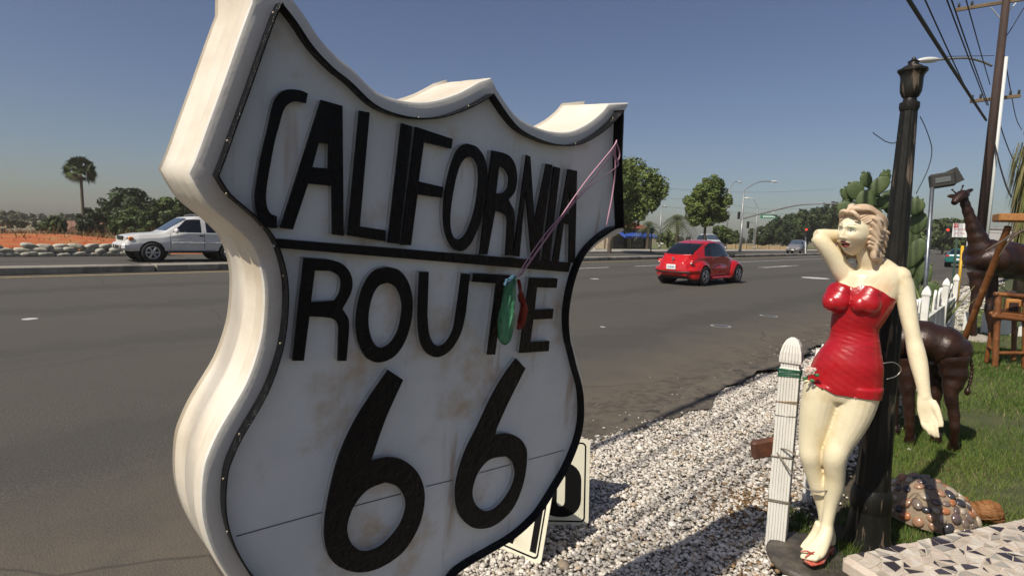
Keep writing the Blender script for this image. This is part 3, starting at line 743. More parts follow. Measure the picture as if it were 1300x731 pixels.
# unseen board added behind the shield, shaped so its shadow falls on the gravel
g0 = np.array([2.36, 2.06, 0]); bb = MB(); bb.box((g0[0], g0[1], .34), (.6, .02, .68), ax=[nrm([.3, -.62, 0]), nrm([.62, .3, 0]), np.array([0, 0, 1.])], bev=.003)
setp(bb.obj('shadow_board', mat('plywood', (.32, .22, .12), .8, var=(.25, .16, .08), vscale=5, stretch=(1, 1, 8))), 'unseen board added behind the shield to cast a shadow on the gravel', 'board')
# ---- limp balloons hung on a pink ribbon
bal = thing('balloon_bunch', 'limp green and red balloons hanging from pink ribbon over the shield', 'balloons', S3(suv((655, 352), .045), .045))
m_gb = mat('balloon_green', (.16, .50, .26), .1, spec=.7, trans=.3, var=(.03, .24, .09), vscale=30, bump=.02, bscale=80, stretch=(1, 1, .25))
m_rb = mat('balloon_red', (.42, .03, .012), .2, spec=.6, trans=.3, var=(.2, .01, .01), vscale=25, bump=.004, bscale=45, stretch=(1, 1, .25))
m_bb = mat('balloon_blue', (.12, .25, .36), .2, spec=.6, trans=.3)
def limp(px, rads, m, off, seed):
    pts = catmull([S3(suv(p, off), off) for p in px], 5); k = len(pts)
    r_ = np.interp(np.linspace(0, 1, k), np.linspace(0, 1, len(rads)), rads)
    mb = MB(); mb.tube(pts, list(r_), 18, ry=list(r_ * .6), up=s_a)
    Vn = np.array(mb.V); ph = np.arctan2((Vn - np.array(pts).mean(0)) @ s_n, (Vn - np.array(pts).mean(0)) @ s_a)
    Vn += s_a * (.003 * np.sin(ph * 5 + seed + Vn[:, 2] * 60))[:, None] + s_n * (.0035 * np.sin(ph * 7 + seed + Vn[:, 2] * 35))[:, None]
    return mesh_obj('balloon', Vn, mb.F, m, bal, world=True, smooth=True)
limp([(654, 352), (648, 362), (645, 380), (643, 405), (640, 430), (639, 437)], [.004, .016, .021, .026, .022, .005], m_gb, .055, 0)
limp([(658, 355), (661, 372), (664, 390), (660, 412), (658, 418)], [.004, .008, .013, .011, .003], m_rb, .045, 2)
limp([(653, 350), (645, 356), (640, 362)], [.004, .009, .004], m_bb, .07, 1)
m_rib = mat('ribbon_pink', (.52, .28, .36), .35, spec=.6)
for pts in ([(658, 352), (700, 292), (742, 232), (776, 190), (783, 178)], [(655, 352), (690, 300), (735, 248), (770, 205), (781, 185)], [(661, 350), (712, 278), (748, 238), (778, 216), (785, 208), (780, 196)], [(781, 185), (781, 220), (776, 255), (769, 288)], [(782, 180), (787, 196), (783, 205), (779, 195), (782, 183)]):
    q = catmull([S3(suv(p, .05), .05) for p in pts], 6); r_ = MB(); r_.tube(q, .0028, 6, ry=.0009); r_.obj('ribbon', m_rib, bal, world=True, smooth=True)

# ================================================================== THE STATUE
st0 = G(1024, 711); st0[2] = 0
st_f = nrm([st0[0], st0[1], 0]); st_r = np.array([st_f[1], -st_f[0], 0])           # away from / right of the viewer
def SP(x, y, d=0.0):                        # pixel -> point on the upright plane through the statue, d metres behind it
    q = ray(x, y); t = ((st0 + st_f * d - cC) @ st_f) / (q @ st_f); return cC + q * t
def ppm(P): return FPX / depth(P)
def offax(P): return depth(P) / np.linalg.norm(np.array(P) - cC)      # things off the lens axis are drawn wider by 1/cos
UPZ = np.array([0, 0, 1.])
def limb(mb, secs, seg=20):
    """secs: (x px, y px, depth m, half width px, half depth m)"""
    pts = [SP(s[0], s[1], s[2]) for s in secs]; rw = [s[3] / ppm(p) * offax(p) for s, p in zip(secs, pts)]; rd = [s[4] for s in secs]
    P_ = catmull(pts, 4); k = np.linspace(0, 1, len(P_)); k0 = np.linspace(0, 1, len(pts))
    rw = np.array([float(v[0]) for v in catmull([[v] for v in rw], 4)]); rd = np.array([float(v[0]) for v in catmull([[v] for v in rd], 4)])
    V = []; n_ = len(P_)
    for i in range(n_):
        t = nrm(P_[min(i + 1, n_ - 1)] - P_[max(i - 1, 0)])
        a = nrm(st_r - t * (st_r @ t)) if abs(st_r @ t) < .8 else nrm(UPZ - t * (UPZ @ t))
        b = np.cross(t, a)
        for kk in range(seg):
            q = 2 * math.pi * kk / seg; V.append(P_[i] + a * math.cos(q) * rw[i] + b * math.sin(q) * rd[i])
    F = [(i * seg + kk, i * seg + (kk + 1) % seg, (i + 1) * seg + (kk + 1) % seg, (i + 1) * seg + kk) for i in range(n_ - 1) for kk in range(seg)]
    F.append(tuple(range(seg))[::-1]); F.append(tuple((n_ - 1) * seg + kk for kk in range(seg)))
    mb.add(V, F)
body = MB()
# torso (turned a little to the road)
limb(body, [(1071, 506, .0, 40, .085), (1071, 494, .0, 46, .10), (1074, 476, .0, 46, .10), (1079, 458, .0, 42, .10), (1083, 440, .0, 34, .085), (1084.5, 424, .0, 29.5, .072), (1085.5, 411, .0, 30, .074),
            (1091, 395, .0, 34, .084), (1097, 378, .005, 38, .09), (1103, 362, .015, 40.5, .08), (1108, 349, .02, 39, .068), (1107, 339, .02, 28, .05), (1104, 331, .015, 16, .045)], 28)
# seat and belly
body.ball(SP(1084, 474, .055), (.088, .075, .085), ax=[st_r, st_f, UPZ])
body.ball(SP(1069, 470, -.055), (.06, .04, .065), ax=[st_r, st_f, UPZ])
# bust
fw = nrm(-st_f * .8 - st_r * .6)
for px, d, r in (((1062, 382), -.05, .054), ((1098, 384), -.055, .058)):
    c = SP(px[0], px[1], d); sd = np.cross(fw, UPZ)
    body.ball(c, (r * 1.08, r * .85, r), 20, 14, ax=[sd, fw, UPZ])
    body.ball(c + fw * .030 - UPZ * .008, (r * .62, r * .62, r * .62), 18, 12, ax=[sd, fw, UPZ])
    body.ball(c + UPZ * .042 - fw * .006, (r * .95, r * .6, r * .8), 18, 12, ax=[sd, nrm(fw + UPZ * .5), nrm(UPZ - fw * .5)])
# neck
limb(body, [(1106, 345, .02, 19, .055), (1103, 334, .008, 15, .048), (1099, 324, -.008, 12.5, .044), (1096, 312, -.018, 12.5, .046), (1094, 300, -.02, 12, .046)])
# collar bones and shoulder caps
body.ball(SP(1142, 352, .025), (.046, .045, .049), ax=[st_r, st_f, UPZ])
body.ball(SP(1080, 353, .02), (.044, .048, .046), ax=[st_r, st_f, UPZ])
# raised arm: shoulder -> elbow -> hand behind the head
limb(body, [(1082, 356, .02, 15, .05), (1071, 346, .01, 14.5, .046), (1061, 331, -.01, 13, .04), (1051, 317, -.03, 11.8, .037), (1042, 306, -.04, 11.0, .036), (1037, 300, -.035, 9.6, .033)])
limb(body, [(1037, 301, -.035, 9.4, .036), (1046, 300.5, -.01, 10.4, .036), (1058, 300.5, .03, 10.6, .034), (1070, 299, .075, 9.4, .03), (1082, 297, .11, 7.4, .024), (1090, 296, .13, 7, .018), (1099, 295, .14, 8, .016), (1108, 294, .14, 5.5, .014)])
# hanging arm
limb(body, [(1134, 344, .025, 11, .042), (1145, 358, .025, 14.2, .045), (1150, 378, .02, 13.3, .043), (1153, 398, .01, 12.2, .04), (1156.5, 416, .0, 11.2, .038), (1160, 432, -.005, 11.3, .037), (1163.5, 448, -.02, 12.4, .036), (1167, 464, -.035, 12.2, .034), (1170.5, 482, -.05, 10.2, .029), (1173, 497, -.06, 9.0, .023), (1174.5, 506, -.065, 9.2, .021)])
# palm, four fingers, thumb (palm shown to the viewer)
limb(body, [(1173.5, 500, -.06, 9.0, .02), (1174.5, 510, -.067, 11.2, .018), (1176, 520, -.07, 12.6, .0165), (1177.5, 529, -.074, 12.0, .0145), (1179, 535, -.078, 10.5, .012)])
limb(body, [(1183, 509, -.07, 6, .015), (1188, 517, -.08, 5.6, .013), (1191.5, 526, -.088, 4.8, .0105), (1194.2, 535, -.094, 4.2, .009), (1195.6, 542, -.097, 3.2, .0075)], 14)
for fpx in ([(1186, 528, -.078), (1188, 538, -.092), (1190, 547, -.098), (1191.8, 555.5, -.096)],
            [(1180.5, 531, -.078), (1182.5, 543, -.09), (1185, 551, -.093), (1186.8, 555, -.088)],
            [(1175, 531, -.076), (1176.5, 542, -.086), (1179, 549, -.088), (1180.8, 552, -.082)],
            [(1169.5, 527, -.072), (1170.5, 536, -.082), (1172.5, 542, -.084), (1174.5, 545, -.078)]):
    limb(body, [(p[0], p[1], p[2], h, hd) for p, h, hd in zip(fpx, (2.9, 2.7, 2.4, 1.8), (.0088, .008, .0072, .0052))], 12)
# legs: the one at the viewer's right crosses in front below the knee
limb(body, [(1090, 488, .0, 31, .10), (1088, 502, .0, 29.5, .098), (1083, 522, -.005, 27, .09), (1074.5, 544, -.015, 23, .078), (1066, 562, -.03, 19, .066), (1060.5, 577, -.045, 17, .06), (1059.5, 590, -.035, 15.6, .055), (1060, 604, -.02, 14, .052), (1058.5, 620, -.01, 13.6, .05), (1055, 640, -.01, 10, .038), (1051.5, 658, -.015, 8.6, .031), (1049.5, 670, -.02, 8.8, .031)])
limb(body, [(1047, 486, .0, 28, .10), (1043, 502, .0, 25.5, .095), (1038, 522, .0, 23.5, .085), (1034, 545, .0, 21, .074), (1030.5, 563, -.005, 17.6, .064), (1029.5, 577, -.01, 15.8, .058), (1031.5, 590, .0, 13.6, .05), (1035, 604, .015, 12.6, .05), (1039.5, 622, .025, 11.4, .047), (1044.5, 642, .03, 9.0, .036), (1046.5, 660, .03, 7.8, .03), (1046, 672, .03, 8, .03)])
# feet in raised heels
limb(body, [(1050.5, 662, -.01, 8.8, .032), (1048.5, 676, -.03, 10, .036), (1043.5, 688, -.06, 11.6, .033), (1036.5, 697, -.10, 14.4, .026), (1030, 703, -.135, 14.2, .017), (1026, 706.5, -.155, 12.5, .012)])
limb(body, [(1050.5, 668, .0, 9, .033), (1053.5, 681, .02, 8.4, .028), (1054, 690, .022, 7, .022)])
limb(body, [(1043, 664, .03, 9.2, .03), (1039, 676, .03, 10, .03), (1034, 686, .015, 11, .026), (1027, 694, -.02, 11, .018), (1022, 699, -.04, 9, .012)])
for i, (x, y) in enumerate(((1017.5, 707.5), (1022.5, 709), (1027, 710), (1031, 710.2), (1035, 709.8))):
    p0 = SP(x + 3.5, y - 4, -.145); p1 = SP(x, y, -.172); body.tube([p0, (p0 + p1) / 2, p1], [.012, .0115, .008], 10)
BV, BF = remesh(body, .0045, 7, .5)
BF = np.asarray(BF)
# ---- head: a shaped skull with brow, sockets, nose, lips and chin
HC = SP(1088.5, 294, -.04)
hf = nrm(-st_f * math.cos(math.radians(36)) - st_r * math.sin(math.radians(36)))       # the way the face looks
hf = nrm(hf + UPZ * .03)
hs = nrm(np.cross(UPZ, hf)); hu = np.cross(hf, hs)            # hs: towards the viewer's right cheek side
tl_ = math.radians(-7); hs, hu = hs * math.cos(tl_) + hu * math.sin(tl_), hu * math.cos(tl_) - hs * math.sin(tl_)
NU, NV = 168, 120
uu, vv = np.meshgrid(np.linspace(-math.pi, math.pi, NU, endpoint=False), np.linspace(.02, math.pi - .02, NV))
D = np.stack([np.sin(uu) * np.sin(vv), np.cos(uu) * np.sin(vv), np.cos(vv)], -1).reshape(-1, 3)   # side, front, up
E_ = D * np.array([.0705, .089, .109])
z = E_[:, 2]; fr = D[:, 1]
jaw = np.clip(-z / .108, 0, 1)
E_[:, 0] *= 1 - .38 * jaw ** 1.7
E_[:, 1] = np.where(E_[:, 1] < 0, E_[:, 1] * (1 - .45 * jaw ** 1.4), E_[:, 1] * (1 - .10 * jaw ** 2))
def gb(cx, cz, sx, sz, x=None, zz=None): return np.exp(-((E_[:, 0] - cx) / sx) ** 2 - ((E_[:, 2] - cz) / sz) ** 2)
front = np.clip(fr, 0, 1) ** 1.0
x0, z0 = E_[:, 0].copy(), E_[:, 2].copy()
g = lambda cx, cz, sx, sz: np.exp(-((x0 - cx) / sx) ** 2 - ((z0 - cz) / sz) ** 2) * (fr > .05)
disp = .008 * g(0, .020, .04, .009)                                           # brow
for sx in (-1, 1):
    disp += -.010 * g(sx * .027, .004, .015, .010)                             # sockets
    disp += .0058 * g(sx * .027, .003, .0105, .0065)                            # eyeball and lid
    disp += .006 * g(sx * .036, -.026, .020, .018)                             # cheek
    disp += .006 * g(sx * .0085, -.0335, .006, .006)                            # nostril wings
ns = np.clip((.016 - z0) / .050, 0, 1)
disp += (.005 + .019 * ns) * np.exp(-(x0 / (.0062 + .0045 * ns)) ** 2) * ((z0 < .018) & (fr > .05)) * 1 / (1 + np.exp(-(z0 + .038) / .0022))
mz = -.060                                                                       # mouth
disp += .0075 * g(0, mz + .0075, .017, .0048) + .0085 * g(0, mz - .0085, .0145, .0052) - .013 * g(0, mz, .0135, .0046)
disp += -.003 * g(0, mz - .018, .014, .005) + .009 * g(0, -.092, .017, .012)
disp += -.002 * g(0, -.043, .004, .007)
E_[:, 1] += disp
skin = np.array([.79, .70, .48]); HCOL = np.tile(skin, (len(E_), 1))
def paint(mask, c, a=1.0):
    mk = (np.clip(mask, 0, 1) * a)[:, None]; HCOL[:] = HCOL * (1 - mk) + np.array(c) * mk
sm_ = lambda v, a, b: np.clip((v - a) / (b - a), 0, 1)
for sx in (-1, 1):
    paint(g(sx * .038, -.03, .016, .016), (.72, .46, .24), .35)
    ex, ez = (x0 - sx * .027) / .0155, (z0 - .0055) / .0085
    paint(np.exp(-(ex ** 2 + ((z0 - .0105) / .008) ** 2) ** 2) * (fr > 0), (.42, .48, .30), .9)                # eye shadow
    al = (np.abs(ex) < .95) & (fr > 0) & (np.abs(z0 - (.0015 + .0045 * (1 - ex ** 2))) < .0022); paint(al.astype(float), (.03, .02, .015), 1.0)  # lash line
    ey = (np.abs(ex) < .85) & (fr > 0) & (z0 < .0015 + .0045 * (1 - ex ** 2)) & (z0 > -.002); paint(ey.astype(float), (.5, .46, .38), .8)
    ir = ((x0 - sx * .027 + .003) ** 2 + (z0 - .001) ** 2 < .0042 ** 2) & (fr > 0); paint(ir.astype(float), (.05, .06, .06), .85)
    bx_ = np.clip((sx * x0 - .012) / .032, 0, 1); bz = .0215 + .011 * np.sin(bx_ * 2.4) - .003 * bx_
    br = (sx * x0 > .012) & (sx * x0 < .044) & (np.abs(z0 - bz) < .0022 * (1.25 - bx_)) & (fr > 0); paint(br.astype(float), (.20, .13, .07), .95)
lx = x0 / .0235
up_ = (np.abs(lx) < 1) & (fr > 0) & (z0 < mz + .0135 * (1 - lx ** 2) ** .6 - .0018 * np.exp(-(x0 / .003) ** 2)) & (z0 > mz - .0145 * (1 - lx ** 2) ** .7)
paint(up_.astype(float), (.30, .022, .018))
op = (np.abs(x0) < .0155) & (fr > 0) & (np.abs(z0 - mz) < .0055 * np.sqrt(np.clip(1 - (x0 / .0155) ** 2, 0, 1))); paint(op.astype(float), (.03, .008, .007))
te = op & (z0 > mz + .0002); paint(te.astype(float), (.75, .7, .58))
HV = HC + E_[:, :1] * hs + E_[:, 1:2] * hf + E_[:, 2:] * hu
i, j = np.meshgrid(np.arange(NU), np.arange(NV - 1)); a = (j * NU + i).ravel(); b = (j * NU + (i + 1) % NU).ravel()
HF = np.stack([a, a + NU, b + NU, b], 1)
# ears
ear = MB(); 
for sx in (1, -1):
    ec = HC + hs * sx * .067 - hf * .012 - hu * .006
    ear.ball(ec, (.010, .016, .027), 14, 10, ax=[hs, hf, hu]); ear.ball(ec + hs * sx * .005 - hu * .016, (.008, .010, .011), 12, 8, ax=[hs, hf, hu])
EV = np.array(ear.V); EFq = [f if len(f) == 4 else (*f, f[-1]) for f in ear.F]
# colour of the body: cream paint, warmer in creases, red haze near the dress
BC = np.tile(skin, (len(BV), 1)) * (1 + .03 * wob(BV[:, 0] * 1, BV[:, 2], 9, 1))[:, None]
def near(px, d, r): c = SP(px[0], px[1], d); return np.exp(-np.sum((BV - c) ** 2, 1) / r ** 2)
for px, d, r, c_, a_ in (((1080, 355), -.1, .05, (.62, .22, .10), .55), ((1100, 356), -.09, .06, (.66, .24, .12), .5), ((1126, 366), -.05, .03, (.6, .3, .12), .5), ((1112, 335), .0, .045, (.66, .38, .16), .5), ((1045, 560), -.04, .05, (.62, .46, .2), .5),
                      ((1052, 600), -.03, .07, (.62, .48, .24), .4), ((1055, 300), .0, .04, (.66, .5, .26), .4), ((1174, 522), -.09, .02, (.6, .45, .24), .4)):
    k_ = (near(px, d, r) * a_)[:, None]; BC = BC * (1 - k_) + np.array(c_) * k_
statue = thing('statue', 'painted statue of a blonde woman in short strapless red dress, one arm raised', 'statue', st0)
Vall = np.concatenate([BV, HV, EV]); Fall = [tuple(f) for f in BF] + [tuple(f + len(BV)) for f in HF]
Fall += [tuple(dict.fromkeys(int(i_) + len(BV) + len(HV) for i_ in f)) for f in ear.F]
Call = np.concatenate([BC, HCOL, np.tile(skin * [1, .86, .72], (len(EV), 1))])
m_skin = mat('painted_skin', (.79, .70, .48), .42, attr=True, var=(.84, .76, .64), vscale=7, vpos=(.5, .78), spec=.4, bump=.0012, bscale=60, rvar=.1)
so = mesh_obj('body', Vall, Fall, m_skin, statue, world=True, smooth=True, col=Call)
# ---- dress: grown on the body between neckline and hem
c, nn_ = face_info(BV, BF)
def px_of(P):
    d = P - cC; zz_ = d @ cF; return 650 + FPX * (d @ cR) / zz_, 365.5 - FPX * (d @ cU) / zz_
BX, BY = px_of(BV)
sideb = (BV - SP(1085, 420, 0)) @ st_f
def ylim_top(x):   # neckline rises over each cup
    return np.interp(x, [1030, 1046, 1058, 1066, 1076, 1084, 1094, 1106, 1122, 1136, 1150], [372, 364, 358.5, 358.5, 362, 365.5, 362, 363, 371, 381, 389])
ylim_hem = lambda x: np.interp(x, [1010, 1024, 1040, 1060, 1080, 1100, 1120, 1135], [474, 480, 490, 501, 504, 507, 509, 509])
NB = vnormals(BV, BF)
c_x, c_y = px_of(c); armmask = (c_x > np.interp(c_y, [340, 375, 385, 400, 411, 430, 459, 520], [1126, 1137, 1134.5, 1129, 1124, 1121, 1128, 1128]))
dm = (c_y > ylim_top(c_x) - 1.2) & (c_y < ylim_hem(c_x) + 1.2) & ~armmask & (c_y < 515)
# offset outward and snap the border on to the lines
DV, DF = submesh(np.concatenate([BV, NB], 1), BF, dm); DN = DV[:, 3:]; DV = DV[:, :3]
fold = .0009 * np.sin(DV[:, 2] * 170 + 5 * wob(DV[:, 0], DV[:, 1], 12, 3)) * np.exp(-((DV[:, 2] - SP(1085, 424)[2]) / .07) ** 2) + .0007 * np.sin(DV[:, 2] * 90 + (DV @ st_r) * 60 + 2)
DV = DV + DN * (.0055 + np.abs(fold))[:, None]
for _ in range(2):
    dx_, dy_ = px_of(DV); pm_ = FPX / ((DV - cC) @ cF)
    lim = ylim_top(dx_); k_ = dy_ < lim; DV[k_, 2] -= (lim - dy_)[k_] / pm_[k_]
    lim = ylim_hem(dx_); k_ = dy_ > lim; DV[k_, 2] += (dy_ - lim)[k_] / pm_[k_]
m_dress = mat('red_lacquer', (.40, .007, .012), .34, var=(.32, .005, .01), vscale=6, coat=.2, bump=.0016, bscale=32, stretch=(1, 1, 2.2), spec=.5, rvar=.08, dirt=(.22, .02, .015), dscale=4, dpos=(.6, .8))
do = mesh_obj('dress', DV, DF, m_dress, statue, world=True, smooth=True)
sdm = do.modifiers.new('thick', 'SOLIDIFY'); sdm.thickness = .005; sdm.offset = -1
# ---- hair: moulded waves swept back from the brow
m_hair = mat('painted_hair', (.66, .51, .36), .5, var=(.50, .35, .22), vscale=18, spec=.35, bump=.002, bscale=70)
hair = MB()
L3 = lambda s_, f_, u_: HC + hs * s_ + hf * f_ + hu * u_
cap_ = []
hv = D * np.array([.079, .099, .117]); keep_up = (D[:, 2] > .30) | (D[:, 1] < -.02)
hair.ball(L3(0, -.016, .018), (.077, .088, .107), 28, 18, ax=[hs, hf, hu])
hair.ball(L3(0.0, -.062, -.035), (.066, .055, .08), 22, 14, ax=[hs, hf, hu])
def lock(pts, r0=.017, n_=9, amp=.006, ph=0.0):
    q = catmull([L3(*p) for p in pts], n_); k = len(q); t = np.linspace(0, 1, k)
    rad = r0 * (.55 + .45 * np.sin(np.clip(t * 1.05 + .15, 0, 1) * math.pi) ** .7) * (1 - .55 * t ** 4)
    q = [p + hu * amp * math.sin(t_ * 9 + ph) for p, t_ in zip(q, t)]
    hair.tube(q, list(rad), 10, ry=list(rad * .75))
hsides = []
for sd in (1, -1):
    # hs=+1 side is the viewer's right
    for q in range(7):
        u0 = .088 - q * .004; sp = sd * (.010 + q * .0085)
        lock([(sp * .6, .078 - q * .006, .070 - q * .006), (sp * 1.15, .060 - q * .008, .098 - q * .007), (sd * (.040 + q * .006), .020 - q * .010, .108 - q * .011), (sd * (.064 + q * .003), -.03 - q * .006, .088 - q * .018), (sd * (.074), -.072, .058 - q * .022), (sd * .062, -.100, .03 - q * .024)], .016, 7, .004, q * .9)
    for q in range(6):
        zq = .035 - q * .024
        lock([(sd * .066, .028 - q * .004, zq + .03), (sd * .079, .004 - q * .004, zq + .012), (sd * .086, -.022, zq - .012), (sd * .082, -.052, zq - .012), (sd * .090, -.078, zq - .03), (sd * .07, -.105, zq - .034)], .0165, 8, .007, q * 1.3)
    for q in range(4):   # curls at the nape
        lock([(sd * (.074 - q * .012), -.04 - q * .012, -.06), (sd * (.084 - q * .01), -.054 - q * .012, -.088), (sd * (.078 - q * .01), -.074 - q * .01, -.112), (sd * (.062 - q * .01), -.062 - q * .008, -.122), (sd * (.06 - q * .008), -.046 - q * .008, -.108)], .017, 6, .004, q)
    # forelock curl
    lock([(sd * .004, .080, .072), (sd * .014, .090, .080), (sd * .030, .086, .078), (sd * .042, .074, .062), (sd * .040, .070, .046), (sd * .030, .078, .046)], .0125, 6, .002, 0)
lock([(0, .074, .082), (.02, .072, .098), (.05, .045, .1), (.07, .01, .085)], .018, 6, .003, 0)
for q in range(5): lock([(-.03 + q * .015, -.09, .06), (-.036 + q * .018, -.112, .02), (-.034 + q * .017, -.112, -.03), (-.03 + q * .015, -.105, -.085), (-.028 + q * .014, -.085, -.115)], .018, 6, .006, q)
ho = hair.obj('hair', m_hair, statue, world=True, smooth=True)
# ---- plinth, sandals, wire and rose
m_pl = mat('plinth_dark', (.045, .038, .032), .5, var=(.10, .085, .065), vscale=16, bump=.004, bscale=40)
pl = MB(); pc = np.array([st0[0], st0[1], 0]); pl.lathe([(.19, -.01), (.20, .02), (.19, .036), (.15, .046), (.0, .05)], pc, 36, ax=[st_r * .92, st_f * 1.15, UPZ]); pl.obj('plinth', m_pl, statue, world=True, smooth=True)
m_shoe = mat('sandal_red', (.45, .06, .035), .4, var=(.55, .25, .18), vscale=20)
sh = MB()
sole = catmull([SP(1054, 694, .03), SP(1049, 697, -.01), SP(1042, 703, -.07), SP(1033, 710, -.13), SP(1024, 713.5, -.17)], 5); k = len(sole)
sh.tube(sole, list(np.interp(np.linspace(0, 1, k), [0, .3, .7, 1], [.022, .02, .042, .03])), 12, ry=list(np.full(k, .008)), up=UPZ)
sh.tube([SP(1055, 694, .03), SP(1055, 706, .035)], [.012, .007], 10)
sh.obj('sandal', m_shoe, statue, world=True, smooth=True)
for pts in ([(1017, 700, -.16), (1024, 699, -.165), (1034, 704, -.145), (1040, 708, -.12)], [(1036, 700, -.13), (1029, 702, -.155), (1022, 707, -.175)], [(1058, 673, .0), (1053, 684, -.03), (1047, 693, -.07), (1039, 700, -.11)], [(1058, 674, .0), (1058, 684, .02), (1056, 692, .03)]):
    s_ = MB(); s_.tube(catmull([SP(*p) for p in pts], 5), .0042, 7); s_.obj('strap', m_shoe, statue, world=True, smooth=True)
m_cord = mat('old_cord', (.20, .17, .13), .7)
for pts in ([(985, 568, .08), (1000, 571, .02), (1013, 580, .0)], [(985, 572, .06), (1002, 596, .0), (1020, 617, -.02), (1032, 622, -.045), (1044, 623, -.05), (1052, 622, -.045)], [(1027, 621, -.04), (1036, 624, -.052), (1044, 623.5, -.05)]):
    s_ = MB(); s_.tube(catmull([SP(*p) for p in pts], 6), .004, 6); s_.obj('cord', m_cord, statue, world=True, smooth=True)
m_wire = mat('steel_wire', (.45, .42, .38), .4, metal=.7)
s_ = MB(); s_.tube(catmull([SP(1122, 461, .0), SP(1135, 460, .05), SP(1144, 468, .08), SP(1138, 477, .07), SP(1126, 481, .02)], 6), .0022, 6); s_.obj('wire_loop', m_wire, statue, world=True, smooth=True)
rose = thing('artificial_rose', 'small pale pink artificial rose with green leaves tucked beside the fence post', 'flower', SP(1028, 474, -.09))
m_rose = mat('rose_petal', (.62, .50, .42), .6, var=(.55, .36, .3), vscale=40); m_leafr = mat('rose_leaf', (.05, .16, .06), .5)
rc = SP(1028, 470, -.12); r_ = MB()
for q in range(9):
    a = q * 2.4; rr = .004 + .0018 * q; r_.ball(rc + st_r * rr * math.cos(a) + UPZ * rr * math.sin(a) - st_f * (.012 - .001 * q), (.010, .005, .011), 10, 7, ax=[nrm(st_r * math.sin(a) - UPZ * math.cos(a)), nrm(-st_f + (st_r * math.cos(a) + UPZ * math.sin(a)) * .5), nrm(st_r * math.cos(a) + UPZ * math.sin(a))])
r_.obj('bloom', m_rose, rose, world=True, smooth=True)
for px in ((1037, 476), (1031, 483), (1022, 480)):
    q = SP(px[0], px[1], -.115); l_ = MB(); l_.ball(q, (.012, .003, .008), 10, 6, ax=[st_r, st_f, UPZ]); l_.obj('leaf', m_leafr, rose, world=True, smooth=True)
s_ = MB(); s_.tube([rc, SP(1024, 481, -.07), SP(1014, 484, -.02)], .003, 6); s_.obj('stem', m_leafr, rose, world=True, smooth=True)

# ================================================================== GARDEN THINGS
# ---- lamp post
lpb = G(1100, 694); lpb[2] = 0
lamp = thing('lamp_post', 'weathered black fluted lamp post with urn finial behind the statue', 'lamp post', lpb)
m_lp = mat('lamp_paint', (.009, .009, .007), .45, var=(.02, .018, .014), vscale=7, spec=.3, dirt=(.30, .22, .15), dscale=7, dpos=(.64, .70), damt=.8, bump=.006, bscale=28, stretch=(1, 1, .35), rvar=.12, streak=((.16, .12, .085), (38, 38, 5), .585, .65, .75))
def lathe_px(name, rows, base, m, parent, seg=36, flute=0, fd=0.0):
    pr = []
    for y, hw in rows:
        z = zat(base, y); p = np.array([base[0], base[1], z]); pr.append((hw / ppm(p) * offax(p), z))
    l = MB(); l.lathe(pr, (base[0], base[1], 0), seg, flute=flute, fd=fd)
    return smooth_angle(l.obj(name, m, parent, world=True), 35)
lathe_px('base', [(712, 36), (700, 36), (694, 34), (688, 34.5), (681, 32), (676, 30.5), (660, 29), (646, 27.5)], lpb, m_lp, lamp, 40)
lathe_px('collar', [(647, 27), (641, 28.5), (634, 29.5), (627, 29), (621, 27), (617, 25)], lpb, m_lp, lamp, 40)
lathe_px('shaft', [(618, 24.5), (590, 23), (559, 22), (480, 19.8), (400, 18), (337, 16.8), (255, 14.6), (190, 13.2), (140, 12)], lpb, m_lp, lamp, 60, flute=12, fd=.07)
lathe_px('neck', [(141, 12.4), (137, 14.2), (131, 14), (129, 10), (125, 9)], lpb, m_lp, lamp, 36)
lathe_px('urn', [(126, 8), (123, 12), (117, 15.2), (109, 16), (101, 16), (96, 17.2), (93, 19.6), (91, 21.6), (88.5, 21.6), (87, 17), (84, 12)], lpb, m_lp, lamp, 48, flute=8, fd=.05)
lathe_px('finial', [(86, 12), (84, 8.5), (80, 7.5), (78.5, 8.5), (77, 5), (75, 3), (73.5, 2.6), (72.5, .5)], lpb, m_lp, lamp, 24)
m_rawwood = mat('bare_patch', (.42, .30, .2), .8, var=(.25, .12, .06), vscale=25)
wr = MB(); pz = lambda x, y, off=0: PD(x, y, depth(lpb + np.array([0, 0, zat(lpb, y)])) + off)
for pts in ([(1139, 178), (1135, 182), (1125, 180), (1117, 175), (1110, 170), (1108, 168)], [(1168, 148), (1176, 165), (1183, 190), (1178, 215), (1163, 246)]):
    wr = MB(); wr.tube(catmull([pz(x, y) for x, y in pts], 6), .0022, 6); wr.obj('wire', mat('black_wire', (.02, .02, .02), .5), lamp, world=True, smooth=True)

